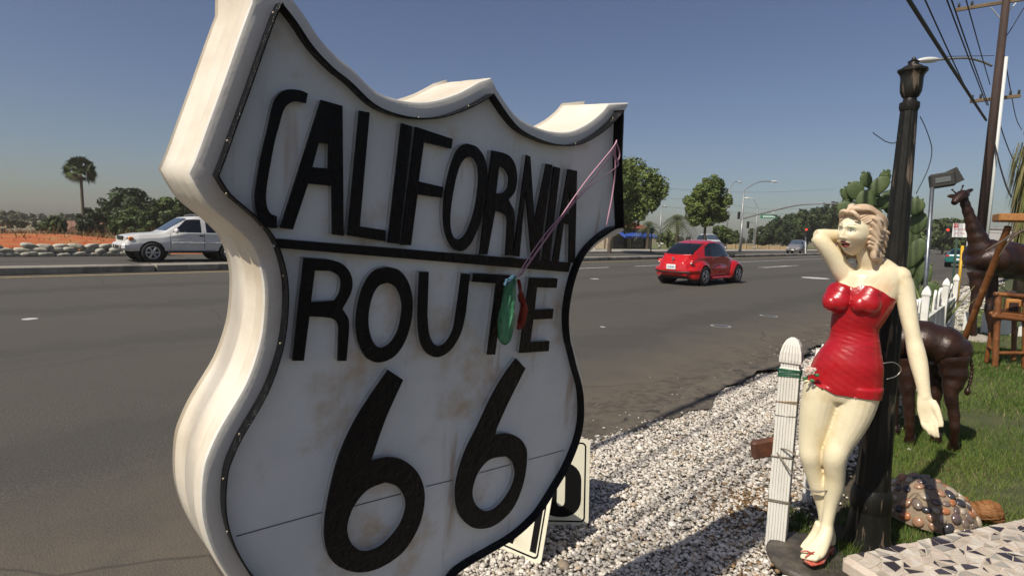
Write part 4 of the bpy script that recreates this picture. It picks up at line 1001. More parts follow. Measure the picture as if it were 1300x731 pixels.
# ---- grooved fence post tied to the statue
m_wp = mat('white_paint_old', (.72, .70, .64), .7, var=(.6, .57, .5), vscale=5, dirt=(.16, .12, .08), dscale=7, dpos=(.6, .72), damt=.7, bump=.003, bscale=50, stretch=(1, 1, .2))
m_wp2 = mat('white_paint_fence', (.74, .73, .68), .7, var=(.62, .6, .54), vscale=6, dirt=(.25, .2, .14), dscale=5, dpos=(.62, .78), damt=.6)
fp = G(985, 690); fp[2] = 0
fpost = thing('fence_post', 'peeling white grooved fence post with pointed cap bound with wire beside the statue', 'fence post', fp, math.radians(14))
def post_profile(w_, ng, gd):
    out = []; h = w_ / 2
    for s in range(4):
        a = s * math.pi / 2; ca, sa = math.cos(a), math.sin(a); pts = []
        for g_ in range(ng):
            x0 = -h + w_ * (g_ + .12) / ng; x1 = -h + w_ * (g_ + .88) / ng; xm = -h + w_ * (g_ + 1) / ng
            pts += [(x0, -h), (x1, -h)]
            if g_ < ng - 1: pts += [(xm, -h + gd)]
        out += [(ca * x - sa * y, sa * x + ca * y) for x, y in pts]
    return out
PW = .092
pf = post_profile(PW, 7, .0045)
sh_ = MB(); sh_.prism(pf, np.zeros(3), np.array([1., 0, 0]), np.array([0, 1., 0]), UPZ, -.02, .92); sh_.obj('shaft', m_wp, fpost); fpost.rotation_euler = (0, math.radians(1.2), math.radians(10))
cp = MB(); k = len(pf)
V = []; 
for sc_, z_ in ((.98, .92), (.90, .926), (.90, .945), (1.08, .95), (1.10, .965), (1.04, 1.0), (.86, 1.035), (.58, 1.06), (.2, 1.073)): V += [(x * sc_, y * sc_, z_) for x, y in pf]
F = [(r * k + i, r * k + (i + 1) % k, (r + 1) * k + (i + 1) % k, (r + 1) * k + i) for r in range(8) for i in range(k)] + [tuple(8 * k + i for i in range(k))]
cp.add(V, F); cp.obj('cap', m_wp, fpost)
m_gw = mat('green_wire', (.02, .12, .06), .5)
def band(z, m, r=.0025, tilt=.0, parent=fpost, turns=1):
    h = PW / 2 + .003; pts = []
    for t in range(turns):
        for x, y in ((-h, -h), (h, -h), (h, h), (-h, h)): pts.append((x, y, z + t * .008 + tilt * x))
    pts.append((-h, -h, z + turns * .008)); b_ = MB(); b_.tube(pts, r, 6); return b_.obj('tie_wire', m, parent, smooth=True)
band(.885, m_gw, .003, .1, turns=3); band(.90, m_gw, .003, -.15, turns=2)
m_rw = mat('rust_wire', (.30, .2, .1), .6); band(.755, m_rw, .002, .12); band(.745, m_rw, .002, -.1); band(.68, m_wire, .0018)
band(.47, m_cord, .004, .05); band(.235, m_cord, .0035, -.03, turns=2)
# weathered brown rail end behind the post
rl = MB(); rc_ = PD(974, 569, 3.06); rl.box(rc_ + np.array([.03, -.0, 0]), (.2, .045, .10), ax=[nrm([.75, -.62, .16]), nrm([.62, .75, 0]), nrm(np.cross([.75, -.62, .16], [.62, .75, 0]))], bev=.012)
setp(rl.obj('rail_end', mat('rusty_wood', (.16, .06, .03), .5, var=(.08, .035, .02), vscale=12, bump=.003, bscale=30)), 'rounded brown board end sticking out beside the white fence post', 'board')

# ---- picket fence along the verge
fen = thing('picket_fence', 'white picket fence running between the lawn and the road verge', 'fence', (3.7, .92, 0))
fy = lambda x: .90 + (x - 3.0) * .0262
pk = MB(); pk.prism([(-.042, 0), (.042, 0), (.042, .82), (.03, .86), (0, .90), (-.03, .86), (-.042, .82)], np.zeros(3), np.array([1., 0, 0]), UPZ, np.array([0, -1., 0]), -.012, .012)
proto = None
for i, xx_ in enumerate(np.arange(3.62, 12.3, .19)):
    if proto is None: o = proto = pk.obj('picket', m_wp2, fen)
    else: o = proto.copy(); COL.objects.link(o)
    o.location = (xx_ - 3.7, fy(xx_) - .92, .03 + random.uniform(-.012, .012)); o.rotation_euler = (random.gauss(0, .015), random.gauss(0, .022) + (.05 if xx_ > 9.5 else 0), .026)
for zr in (.25, .68):
    r_ = MB(); a_, b_ = np.array([3.55, fy(3.55) - .03, zr]), np.array([12.45, fy(12.45) - .03, zr]); r_.tube([a_, b_], .03, 4, ry=.014, up=UPZ); r_.obj('rail', m_wp2, fen, world=True)
for xx_ in (8.2, 10.6, 12.4):
    l = MB(); q = np.array([xx_, fy(xx_) - .05, 0]); l.box(q + UPZ * .48, (.075, .075, .98), bev=.006)
    for (h0, z0_, h1, z1) in ((.04, .965, .046, .985), (.046, .985, .04, 1.02), (.04, 1.02, .022, 1.06), (.022, 1.06, .003, 1.085)):
        V = [q + np.array([sx * h, sy * h, z_]) for h, z_ in ((h0, z0_), (h1, z1)) for sx, sy in ((-1, -1), (1, -1), (1, 1), (-1, 1))]
        l.add(V, [(0, 1, 5, 4), (1, 2, 6, 5), (2, 3, 7, 6), (3, 0, 4, 7), (4, 5, 6, 7)])
    l.obj('post', m_wp2, fen, world=True)
# low white edging boards across the far side of the lawn
edg = thing('edging_fence', 'low row of white boards edging the lawn beyond the giraffes', 'edging', (13.6, .4, 0))
eb = MB(); eb.box((0, 0, .17), (.02, .17, .36), bev=.01); proto = None
for i, yy_ in enumerate(np.arange(.95, -1.6, -.26)):
    if proto is None: o = proto = eb.obj('board', m_wp2, edg)
    else: o = proto.copy(); COL.objects.link(o)
    o.location = (random.uniform(-.02, .02), yy_ - .4, 0)

# ---- floodlight on a thin pole
fl = GX(1168, 7.7); fl[2] = 0
flood = thing('floodlight', 'small box floodlight tilted on a thin grey pole at the picket fence', 'floodlight', fl)
m_pipe = mat('galvanised_pipe', (.30, .32, .34), .38, metal=.85, var=(.2, .2, .2), vscale=10)
p_ = MB(); tp = PD(1183.5, 238, 7.7); p_.tube([fl, tp], [.028, .025], 12); p_.obj('pole', m_pipe, flood, world=True, smooth=True)
m_dk = mat('dark_bronze', (.05, .047, .042), .45, metal=.3); hx = nrm(st_r + UPZ * .18); hy = nrm(np.cross(UPZ, hx)); hz = np.cross(hx, hy)
hc = PD(1196, 229, 7.7); h_ = MB(); h_.box(hc, (.28, .16, .19), ax=[hx, hy, hz], bev=.02); h_.obj('housing', m_dk, flood, world=True)
v_ = MB(); v_.box(PD(1211, 224, 7.75), (.16, .02, .2), ax=[nrm(hx + hz * .35), hy, nrm(hz - hx * .35)], bev=.004); v_.obj('visor', m_dk, flood, world=True)
l_ = MB(); l_.box(hc - hy * .082 * np.sign(hy @ st_f), (.17, .012, .07), ax=[hx, hy, hz], bev=.004); l_.obj('lens', mat('flood_glass', (.12, .13, .13), .15), flood, world=True)

# ---- prickly pears behind the fence
m_cac = mat('cactus_pad', (.05, .078, .022), .6, var=(.09, .118, .04), vscale=5, dirt=(.05, .09, .03), dscale=30, dpos=(.62, .7), bump=.004, bscale=28)
m_cac2 = mat('cactus_old', (.13, .13, .06), .8, var=(.2, .17, .09), vscale=8)
def cactus(name, label, dep, base_px, pads, buds, group):
    b0 = GX(base_px, dep); b0[2] = 0; t = thing(name, label, 'cactus', b0, 0, group)
    for (cx, cy, rx, ry, an, dd) in pads:
        c_ = PD(cx, cy, dep + dd); s_ = FPX / (dep + dd); a = math.radians(an)
        yw = random.uniform(-.5, .5); e1 = nrm(st_r + st_f * yw); up = nrm(UPZ * math.cos(a) + e1 * math.sin(a)); e1b = nrm(e1 * math.cos(a) - UPZ * math.sin(a)); th = np.cross(e1b, up)
        m_ = MB(); rx *= .8; ry *= .86; m_.ball(c_, (rx / s_ * (1 + .3 * abs(yw)), .028, ry / s_), 18, 12, ax=[e1b, th, up])
        V = np.array(m_.V); q = (V - c_) @ up / (ry / s_); V = c_ + ((V - c_) @ e1b * (1 + .16 * q))[:, None] * e1b + ((V - c_) @ th)[:, None] * th + ((V - c_) @ up)[:, None] * up
        mesh_obj('pad', V, m_.F, m_cac, t, world=True, smooth=True)
        for kk in range(buds if ry < 24 else 0):
            aa = random.uniform(-1.1, 1.1); q = c_ + e1b * rx / s_ * math.sin(aa) * 1.12 + up * ry / s_ * math.cos(aa) * 1.05
            f_ = MB(); f_.ball(q, (.016, .016, .026), 8, 6, ax=[e1b, th, nrm(up * math.cos(aa) + e1b * math.sin(aa))]); f_.obj('fruit', m_cac, t, world=True, smooth=True)
    s_ = MB(); top = PD(pads[-1][0], pads[-1][1], dep); s_.tube([b0, (b0 + top) / 2 + np.array([.06, 0, 0]), top], [.09, .075, .05], 10); s_.obj('stem', m_cac2, t, world=True, smooth=True)
    return t
cactus('prickly_pear', 'tall prickly pear cactus rising above the statue\'s hair', 9.6, 1098, [(1114, 238, 11, 20, 38, 0), (1100, 229, 8, 12, -25, .1), (1123, 226, 8, 11, 15, .1), (1086, 242, 12, 14, -10, .1), (1076, 248, 8, 12, -35, .2), (1099, 254, 15, 13, 60, -.05), (1073, 266, 11, 13, -20, .1), (1118, 258, 14, 9, 20, .15), (1127, 253, 12, 11, 70, .2), (1132, 262, 13, 12, 60, .3), (1090, 275, 14, 18, 5, .1), (1108, 280, 14, 20, 0, .1), (1098, 310, 16, 24, 0, .15), (1100, 350, 17, 26, 5, .2)], 6, 'prickly pears behind the picket fence')
cactus('prickly_pear', 'prickly pear cactus stacked up beside the lamp post above the pickets', 9.2, 1160, [(1160, 262, 14, 13, 20, 0), (1165, 283, 11, 17, 10, .1), (1156, 300, 12, 16, -15, .2), (1161, 322, 12, 24, 22, 0), (1172, 312, 7, 15, 25, .1), (1152, 338, 11, 20, -5, .1), (1166, 345, 8, 24, 5, .05), (1176, 352, 6, 20, 8, .12), (1155, 368, 12, 19, -12, .1), (1180, 372, 15, 17, 35, -.1), (1168, 384, 13, 18, 0, 0), (1160, 400, 13, 20, 0, .1)], 4, 'prickly pears behind the picket fence')
# long-leaved plant under it
m_spk = mat('agave_leaf', (.12, .16, .04), .6, var=(.2, .19, .05), vscale=9)
ag0 = GX(1182, 9.0); ag = thing('yucca_plant', 'spiky yellow-green plant growing behind the picket fence', 'plant', (ag0[0], ag0[1], 0))
for q in range(26):
    a = q * 2.4; ln = random.uniform(.7, 1.15); tl = random.uniform(.15, .6); d = np.array([math.cos(a) * math.sin(tl), math.sin(a) * math.sin(tl), math.cos(tl)])
    l_ = MB(); l_.tube([ag0 + UPZ * .02, ag0 + d * ln * .5, ag0 + d * ln + np.array([d[0], d[1], -.4]) * .1 * ln], [.012, .02, .002], 6, ry=[.006, .005, .001]); l_.obj('leaf', m_spk, ag, world=True, smooth=True)

# ---- welded giraffes
m_gir = mat('brown_metal', (.022, .0085, .0045), .4, metal=.25, var=(.045, .017, .008), vscale=7, dirt=(.02, .01, .008), dscale=5, dpos=(.5, .65), bump=.006, bscale=18, rvar=.14, spec=.6)
def gloft(name, pts, rw, parent, seg=16, ry=None, bands=0):
    P_ = catmull(pts, 6); f = lambda r: np.array([float(v[0]) for v in catmull([[v] for v in r], 6)])
    R_ = f(rw); R2 = f(ry) if ry is not None else R_
    if bands: R_ = R_ * (1 + .045 * np.sign(np.sin(np.linspace(0, bands * 2 * math.pi, len(R_))))); R2 = R2 * (1 + .045 * np.sign(np.sin(np.linspace(0, bands * 2 * math.pi, len(R2)))))
    m_ = MB(); m_.tube(P_, list(R_), seg, ry=list(R2)); return smooth_angle(m_.obj(name, m_gir, parent, world=True), 45)
def leg(pts, r, parent):
    l = gloft('leg', pts, r, parent, 12, bands=7)
    h = MB(); p = np.array(pts[-1]); h.lathe([(r[-1] * 1.1, .075), (r[-1] * 1.35, .04), (r[-1] * 1.5, 0)], (p[0], p[1], p[2]), 14); h.obj('hoof', m_gir, l, world=True, smooth=True)
g0 = G(1246, 430); gir = thing('giraffe_sculpture', 'tall brown welded metal giraffe with long upright neck standing on the lawn', 'sculpture', (g0[0], g0[1], 0), 0, 'metal giraffe sculptures')
dg = depth(g0); gp = lambda x, y, d=0.: PD(x, y, dg + d)
gloft('trunk', [gp(1236, 322, 0), gp(1243, 326, 0), gp(1262, 328, .05), gp(1290, 332, .1), gp(1320, 340, .15), gp(1340, 352, .2), gp(1347, 358, .2)], [.12, .34, .42, .42, .42, .34, .1], gir, 20, [.10, .27, .31, .30, .30, .25, .1], bands=5)
gloft('neck', [gp(1250, 330), gp(1243, 308), gp(1236, 290), gp(1230, 272), gp(1225, 258), gp(1223, 251)], [.26, .165, .11, .082, .07, .066], gir, 16, [.2, .14, .095, .075, .066, .064], bands=8)
hd = gloft('head', [gp(1227, 246, .02), gp(1221, 248, -.02), gp(1215, 253, -.07), gp(1211, 258, -.1)], [.06, .10, .075, .045], gir, 14, [.06, .085, .065, .045])
for (a_, b_) in (((1213, 249, -.02), (1204, 249, .0)), ((1225, 244, .02), (1235, 241, .08))):
    e_ = MB(); A, B = gp(*a_), gp(*b_); e_.ball((A + B) / 2, (np.linalg.norm(B - A) / 2 + .02, .012, .035), 12, 8, ax=[nrm(B - A), nrm(np.cross(B - A, UPZ)), nrm(np.cross(np.cross(B - A, UPZ), B - A))]); e_.obj('ear', m_gir, hd, world=True, smooth=True)
for (a_, b_) in (((1215, 247, 0), (1209, 241, .0)), ((1219, 245, .02), (1222.5, 236, .02))):
    e_ = MB(); e_.tube([gp(*a_), gp(*b_)], [.014, .011], 8); e_.ball(gp(*b_), .018, 8, 6); e_.obj('horn', m_gir, hd, world=True, smooth=True)
for x0_, x1_, d_ in ((1240, 1236, -.15), (1256, 1258, .18), (1322, 1320, -.1), (1336, 1338, .3)):
    b_ = GX(x1_, dg + d_); leg([gp(x0_, 345, d_), gp(x0_ * .6 + x1_ * .4 + 2, 372, d_), gp(x0_ * .4 + x1_ * .6 - 2, 395, d_), gp(x1_, 415, d_), (b_[0], b_[1], .0)], [.13, .085, .06, .048, .042], gir)
m_ = MB(); m_.ball(GX(1242, dg - .1) + UPZ * .0, (.3, .2, .09), 16, 8); setp(m_.obj('garden_rock', mat('pale_rock', (.36, .32, .26), .9, var=(.25, .22, .18), vscale=8, bump=.02, bscale=9), smooth=True), 'flat pale rock at the feet of the tall giraffe', 'rock')

c0 = G(1190, 566); calf = thing('giraffe_sculpture', 'smaller brown welded metal giraffe with curled wire tail behind the lamp post', 'sculpture', (c0[0], c0[1], 0), 0, 'metal giraffe sculptures')
dc = depth(G(1205, 569)); cp_ = lambda x, y, d=0.: PD(x, y, dc + d)
gloft('trunk', [cp_(1112, 436, .25), cp_(1128, 432, .2), cp_(1150, 432, .15), cp_(1178, 434, .05), cp_(1200, 441, .0), cp_(1216, 450, -.02), cp_(1223, 456, -.02)], [.06, .16, .19, .19, .18, .13, .05], calf, 20, [.05, .13, .155, .155, .15, .115, .05], bands=5)
gloft('neck', [cp_(1134, 430, .22), cp_(1124, 405, .22), cp_(1118, 375, .24), cp_(1113, 348, .26), cp_(1110, 326, .28)], [.15, .1, .075, .06, .055], calf, 14, bands=6)
hd = gloft('head', [cp_(1116, 320, .3), cp_(1109, 321, .26), cp_(1098, 328, .2), cp_(1091, 333, .16)], [.035, .058, .045, .026], calf, 12)
for sx, d in ((1107, .22), (1113, .34)):
    e_ = MB(); e_.tube([cp_(sx, 314, d), cp_(sx + 1, 304, d)], [.009, .008], 8); e_.obj('horn', m_gir, hd, world=True, smooth=True)
for pts, r in (([cp_(1208, 452, -.08), cp_(1211, 478, -.09), cp_(1207, 500, -.1), cp_(1211, 525, -.1), cp_(1212, 548, -.1), (*G(1210, 571)[:2], 0)], [.11, .085, .048, .038, .03, .027]),
               ([cp_(1190, 455, .14), cp_(1191, 480, .14), cp_(1186, 505, .14), cp_(1188, 530, .14), (*GX(1188, dc + .14)[:2], 0)], [.1, .075, .045, .034, .028]),
               ([cp_(1148, 455, .08), cp_(1151, 485, .06), cp_(1154, 515, .05), cp_(1155, 540, .05), (*G(1155, 563)[:2], 0)], [.09, .06, .042, .034, .029]),
               ([cp_(1132, 455, .3), cp_(1133, 485, .3), cp_(1134, 515, .3), (*GX(1135, dc + .3)[:2], 0)], [.09, .06, .04, .03])): leg(pts, r, calf)
t_ = MB(); q = catmull([cp_(1213, 430, -.05), cp_(1224, 437, -.08), cp_(1231, 452, -.1), cp_(1234, 470, -.1), cp_(1231, 487, -.1), cp_(1228, 495, -.1)], 10)
t_.tube(q, [.011 + .004 * math.sin(i * 2.2) for i in range(len(q))], 8); tb = cp_(1228, 497, -.1)
t_.obj('tail', m_gir, calf, world=True, smooth=True)
t_ = MB(); t_.ball(tb, (.022, .02, .03), 10, 7); t_.obj('tail_tuft', m_gir, calf, world=True, smooth=True)

# ---- bamboo bar stool, leaning pole with tray, box
m_bam = mat('bamboo', (.19, .07, .02), .42, var=(.12, .04, .012), vscale=6, dirt=(.30, .13, .04), dscale=9, dpos=(.55, .7), bump=.002, bscale=30, rvar=.1)
b0 = G(1263, 466); stool = thing('bamboo_stool', 'glossy brown bamboo stool with rails standing on the lawn', 'stool', (b0[0], b0[1], 0)); db = depth(b0)
def bamboo(pts, r, parent, name):
    a, b = np.array(pts[0]), np.array(pts[1]); L_ = np.linalg.norm(b - a); k = max(2, int(L_ / .03)); m_ = MB()
    q = [a + (b - a) * i / k for i in range(k + 1)]; m_.tube(q, [r * (1.14 if i % 8 == 4 else 1) for i in range(k + 1)], 12); return m_.obj(name, m_bam, parent, world=True, smooth=True)
bp_ = lambda x, y, d=0.: PD(x, y, db + d)
bamboo([G(1263, 466), bp_(1268, 372)], .036, stool, 'leg'); bamboo([(*GX(1252, db + .25)[:2], 0), bp_(1262, 400, .15)], .026, stool, 'leg')
bamboo([(*GX(1301, db - .05)[:2], 0), bp_(1303, 374, -.05)], .036, stool, 'leg'); bamboo([(*GX(1287, db + .45)[:2], 0), bp_(1288, 380, .45)], .03, stool, 'leg')
for (x0_, y0_, d0), (x1_, y1_, d1), r in (((1262, 373, 0), (1310, 377, -.1), .03), ((1259, 401, -.03), (1310, 407, -.1), .032), ((1258, 398, 0), (1272, 394, .45), .026), ((1262, 448, 0), (1304, 448, -.08), .024), ((1255, 440, .2), (1266, 446, 0), .02), ((1290, 400, .45), (1306, 404, -.05), .028), ((1270, 373, .02), (1288, 371, .45), .024)):
    bamboo([bp_(x0_, y0_, d0), bp_(x1_, y1_, d1)], r, stool, 'rail')
seat = MB(); 
for i in range(9):
    a = bp_(1262, 400, 0) + (bp_(1289, 398, .45) - bp_(1262, 400, 0)) * i / 8; s_ = MB(); bamboo([a + UPZ * .02, a + UPZ * .02 + (bp_(1304, 404, -.06) - bp_(1262, 400, 0))], .02, stool, 'seat_slat')
bx = MB(); bc = bp_(1285, 389, .15); bx.box(bc, (.16, .14, .2), ax=[st_r, st_f, UPZ], bev=.012); lan = bx.obj('wooden_lantern', mat('lantern_wood', (.45, .20, .05), .5, var=(.3, .12, .03), vscale=12)); setp(lan, 'small orange wooden box with dark opening on the bamboo stool', 'box')
bx = MB(); bx.box(bc - st_f * .071, (.1, .006, .12), ax=[st_r, st_f, UPZ]); bx.obj('opening', mat('lantern_dark', (.03, .012, .008), .6), lan)
tr = G(1218, 434); tiki = thing('bamboo_pole', 'long bamboo pole leaning up to a shallow orange wooden tray', 'pole', (tr[0], tr[1], 0)); dt = depth(tr)
pA = np.array([*GX(1217, 8.4)[:2], 0]); pB = PD(1280, 288, 7.4); bamboo([pA, pB], .04, tiki, 'pole')
ty = MB(); tc_ = PD(1296, 281, 7.4); ty.box(tc_, (.5, .4, .02), ax=[st_r, st_f, nrm(UPZ)], bev=.006)
for sx in (-1, 1): ty.box(tc_ + st_f * sx * .2 + UPZ * .045, (.5, .02, .09), ax=[st_r, st_f, UPZ], bev=.006); ty.box(tc_ + st_r * sx * .25 + UPZ * .045, (.02, .38, .09), ax=[st_r, st_f, UPZ], bev=.006)
ty.obj('tray', mat('tray_wood', (.42, .19, .055), .5, var=(.3, .12, .035), vscale=9, stretch=(1, 6, 6)), tiki, world=True)
m_dryl = mat('dried_frond', (.05, .032, .022), .7, var=(.1, .07, .045), vscale=14)
for pts, r in (([(1300, 293, 0), (1285, 298, 0), (1272, 306, 0), (1258, 314, 0), (1250, 319, 0)], .045), ([(1310, 288, -.1), (1290, 297, -.1), (1277, 312, -.05), (1268, 326, -.05)], .04)):
    q = catmull([PD(x, y, 7.3 + d) for x, y, d in pts], 4); f_ = MB(); f_.tube(q, list(np.linspace(r, .004, len(q))), 6, ry=list(np.linspace(.02, .003, len(q)))); f_.obj('frond', m_dryl, tiki, world=True, smooth=True)

# ---- pebble turtle with carved wooden head
tt = G(1187, 662); tt[2] = 0; turtle = thing('turtle_ornament', 'garden turtle with pebble-studded shell and carved wooden head beside the lamp post', 'ornament', tt)
pmm = FPX / depth(tt); m_mort = mat('mortar', (.28, .21, .14), .9, var=(.24, .18, .12), vscale=20, bump=.006, bscale=40)
RX, RY, RZ = .225, .20, zat(tt, 614)
sh_ = MB(); 
V = []; seg = 36; rows = 12
for i in range(rows + 1):
    p = (i / rows) * math.pi / 2; 
    for kq in range(seg):
        a = 2 * math.pi * kq / seg; rr = math.cos(p) ** .75; V.append(tt + st_r * (RX * rr * math.cos(a) - .03) + st_f * RY * rr * math.sin(a) + UPZ * (RZ * math.sin(p) ** 1.15 * (1 - .25 * (rr * math.cos(a) + .25)) + .02))
F = [(i * seg + kq, i * seg + (kq + 1) % seg, (i + 1) * seg + (kq + 1) % seg, (i + 1) * seg + kq) for i in range(rows) for kq in range(seg)]
sh_.add(V, F); sho = sh_.obj('shell', m_mort, turtle, world=True, smooth=True)
Vn = np.array(V); pcols = [(.30, .13, .075), (.05, .045, .05), (.42, .34, .25), (.36, .20, .12), (.2, .15, .12), (.5, .42, .32), (.44, .17, .07), (.13, .09, .085)]
pm = [mat('pebble_%d' % i, c, .22, var=tuple(v * .7 for v in c), vscale=30, coat=.3) for i, c in enumerate(pcols)]
used_ = []
for tr_ in range(4000):
    a = random.uniform(0, 2 * math.pi); p = math.asin(random.uniform(.04, .97) ** .8); rr = math.cos(p) ** .75
    P_ = tt + st_r * (RX * rr * math.cos(a) - .03) + st_f * RY * rr * math.sin(a) + UPZ * (RZ * math.sin(p) ** 1.15 * (1 - .25 * (rr * math.cos(a) + .25)) + .02)
    sz = random.uniform(.020, .033)
    if any(np.linalg.norm(P_ - u) < (sz + s2) * .86 for u, s2 in used_): continue
    used_.append((P_, sz)); nn__ = nrm((P_ - tt - UPZ * .0 + st_r * .03) * np.array([1, 1, 1.1])); e1 = nrm(np.cross(nn__, UPZ + .01)); e2 = np.cross(nn__, e1); sp_ = random.uniform(0, 3)
    e1, e2 = e1 * math.cos(sp_) + e2 * math.sin(sp_), e2 * math.cos(sp_) - e1 * math.sin(sp_)
    b_ = MB(); b_.ball(P_, (sz * random.uniform(1, 1.25), sz * random.uniform(.75, .95), sz * .5), 12, 8, ax=[e1, e2, nn__]); b_.obj('pebble', random.choice(pm), sho, world=False, smooth=True).location = -np.array(turtle.location)
    if len(used_) > 230: break
m_carv = mat('carved_wood', (.30, .13, .035), .6, var=(.16, .06, .018), vscale=22, stretch=(1, 1, 5), bump=.006, bscale=40)
hp = lambda x, y, d=0.: PD(x, y, depth(tt) + d)
h_ = MB(); h_.ball(hp(1252, 649, -.02), (.085, .06, .058), 22, 14, ax=[nrm(st_r + UPZ * .05), st_f, UPZ]); h_.ball(hp(1261, 656, -.03), (.055, .05, .036), 18, 12, ax=[st_r, st_f, UPZ]); h_.ball(hp(1258, 642, -.03), (.05, .052, .03), 18, 12, ax=[st_r, st_f, UPZ])
V, F = remesh(h_, .006, 4); Vl = (V - hp(1252, 649, -.02)); gz = Vl @ UPZ - .25 * (Vl @ st_r)
V = V - np.outer(np.exp(-((gz + .018) / .004) ** 2) * .009, nrm(V.mean(0) - V.mean(0) + 1e-9)) + vnormals(V, F) * (-.009 * np.exp(-((gz + .016) / .004) ** 2) + .0022 * np.sin(Vl @ st_r * 210 + gz * 80))[:, None]
mesh_obj('head', V, F, m_carv, turtle, world=True, smooth=True)
h_ = MB(); h_.tube([hp(1205, 660, .03), hp(1225, 655, 0), hp(1240, 650, -.02)], [.075, .05, .045], 14); h_.obj('neck', m_carv, turtle, world=True, smooth=True)
for px, d in (((1224, 635), -.0), ((1231, 641), .06)):
    e_ = MB(); e_.ball(hp(px[0], px[1], d), .026, 12, 8); e_.obj('knob', m_carv, turtle, world=True, smooth=True)
for px, d in (((1222, 668), -.14), ((1160, 655), .16)):
    q = hp(px[0], px[1], d); e_ = MB(); e_.ball((q[0], q[1], .03), (.06, .045, .045), 14, 9); e_.obj('foot', m_mort, turtle, world=True, smooth=True)

# ---- mosaic bench
ZB = .42; A = G(1066, 703, ZB); B = G(1300, 655, ZB); d1 = nrm(B - A); d2 = np.array([d1[1], -d1[0], 0.])
if d2 @ st_f > 0: d2 = -d2
bench = thing('mosaic_bench', 'stone bench topped with broken beige and dark tile mosaic', 'bench', ((A + d1 * .7 + d2 * .2)[0], (A + d1 * .7 + d2 * .2)[1], 0))
m_grout = mat('cement_pink', (.56, .48, .39), .85, var=(.44, .35, .28), vscale=9, bump=.003, bscale=50)
BL, BW = 1.5, .46
sl = MB(); sl.box(A + d1 * BL / 2 + d2 * BW / 2 - UPZ * .036, (BL, BW, .072), ax=[d1, -d2, UPZ], bev=.018); sl.obj('slab', m_grout, bench, world=True)
for t in (.3, 1.2):
    l = MB(); q = A + d1 * t + d2 * BW / 2; l.box((q[0], q[1], (ZB - .074) / 2), (.12, .34, ZB - .074), ax=[d1, -d2, UPZ], bev=.015); l.obj('leg', m_grout, bench, world=True)
tcol = [mat('tile_%d' % i, c, .35, var=tuple(v * .8 for v in c), vscale=20) for i, c in enumerate([(.60, .53, .43), (.54, .46, .36), (.42, .36, .28), (.66, .60, .50), (.58, .49, .40), (.035, .028, .032), (.06, .05, .06), (.36, .33, .28)])]
nx, ny = 34, 11; gx = np.zeros((nx + 1, ny + 1, 2))
for i in range(nx + 1):
    for j in range(ny + 1):
        gx[i, j] = (.014 + (BL - .028) * i / nx + (random.uniform(-.015, .015) if 0 < i < nx else 0), .014 + (BW - .028) * j / ny + (random.uniform(-.014, .014) if 0 < j < ny else 0))
for i in range(nx):
    for j in range(ny):
        q = [gx[i, j], gx[i + 1, j], gx[i + 1, j + 1], gx[i, j + 1]]
        polys = [q] if random.random() < .25 else ([[q[0], q[1], q[2]], [q[0], q[2], q[3]]] if random.random() < .5 else [[q[0], q[1], q[3]], [q[1], q[2], q[3]]])
        for po in polys:
            c_ = sum(po) / len(po); sc_ = random.uniform(.78, .9) if random.random() < .8 else random.uniform(.5, .7); po = [c_ + (p - c_) * sc_ for p in po]
            t = MB(); t.prism([tuple(p) for p in po], A, d1, d2, UPZ, -.002, random.uniform(.0015, .004)); ti = t.obj('mosaic_tile', tcol[random.choices(range(8), [4, 4, 3, 4, 3, 1.6, 1.6, 2])[0]], bench, world=True)

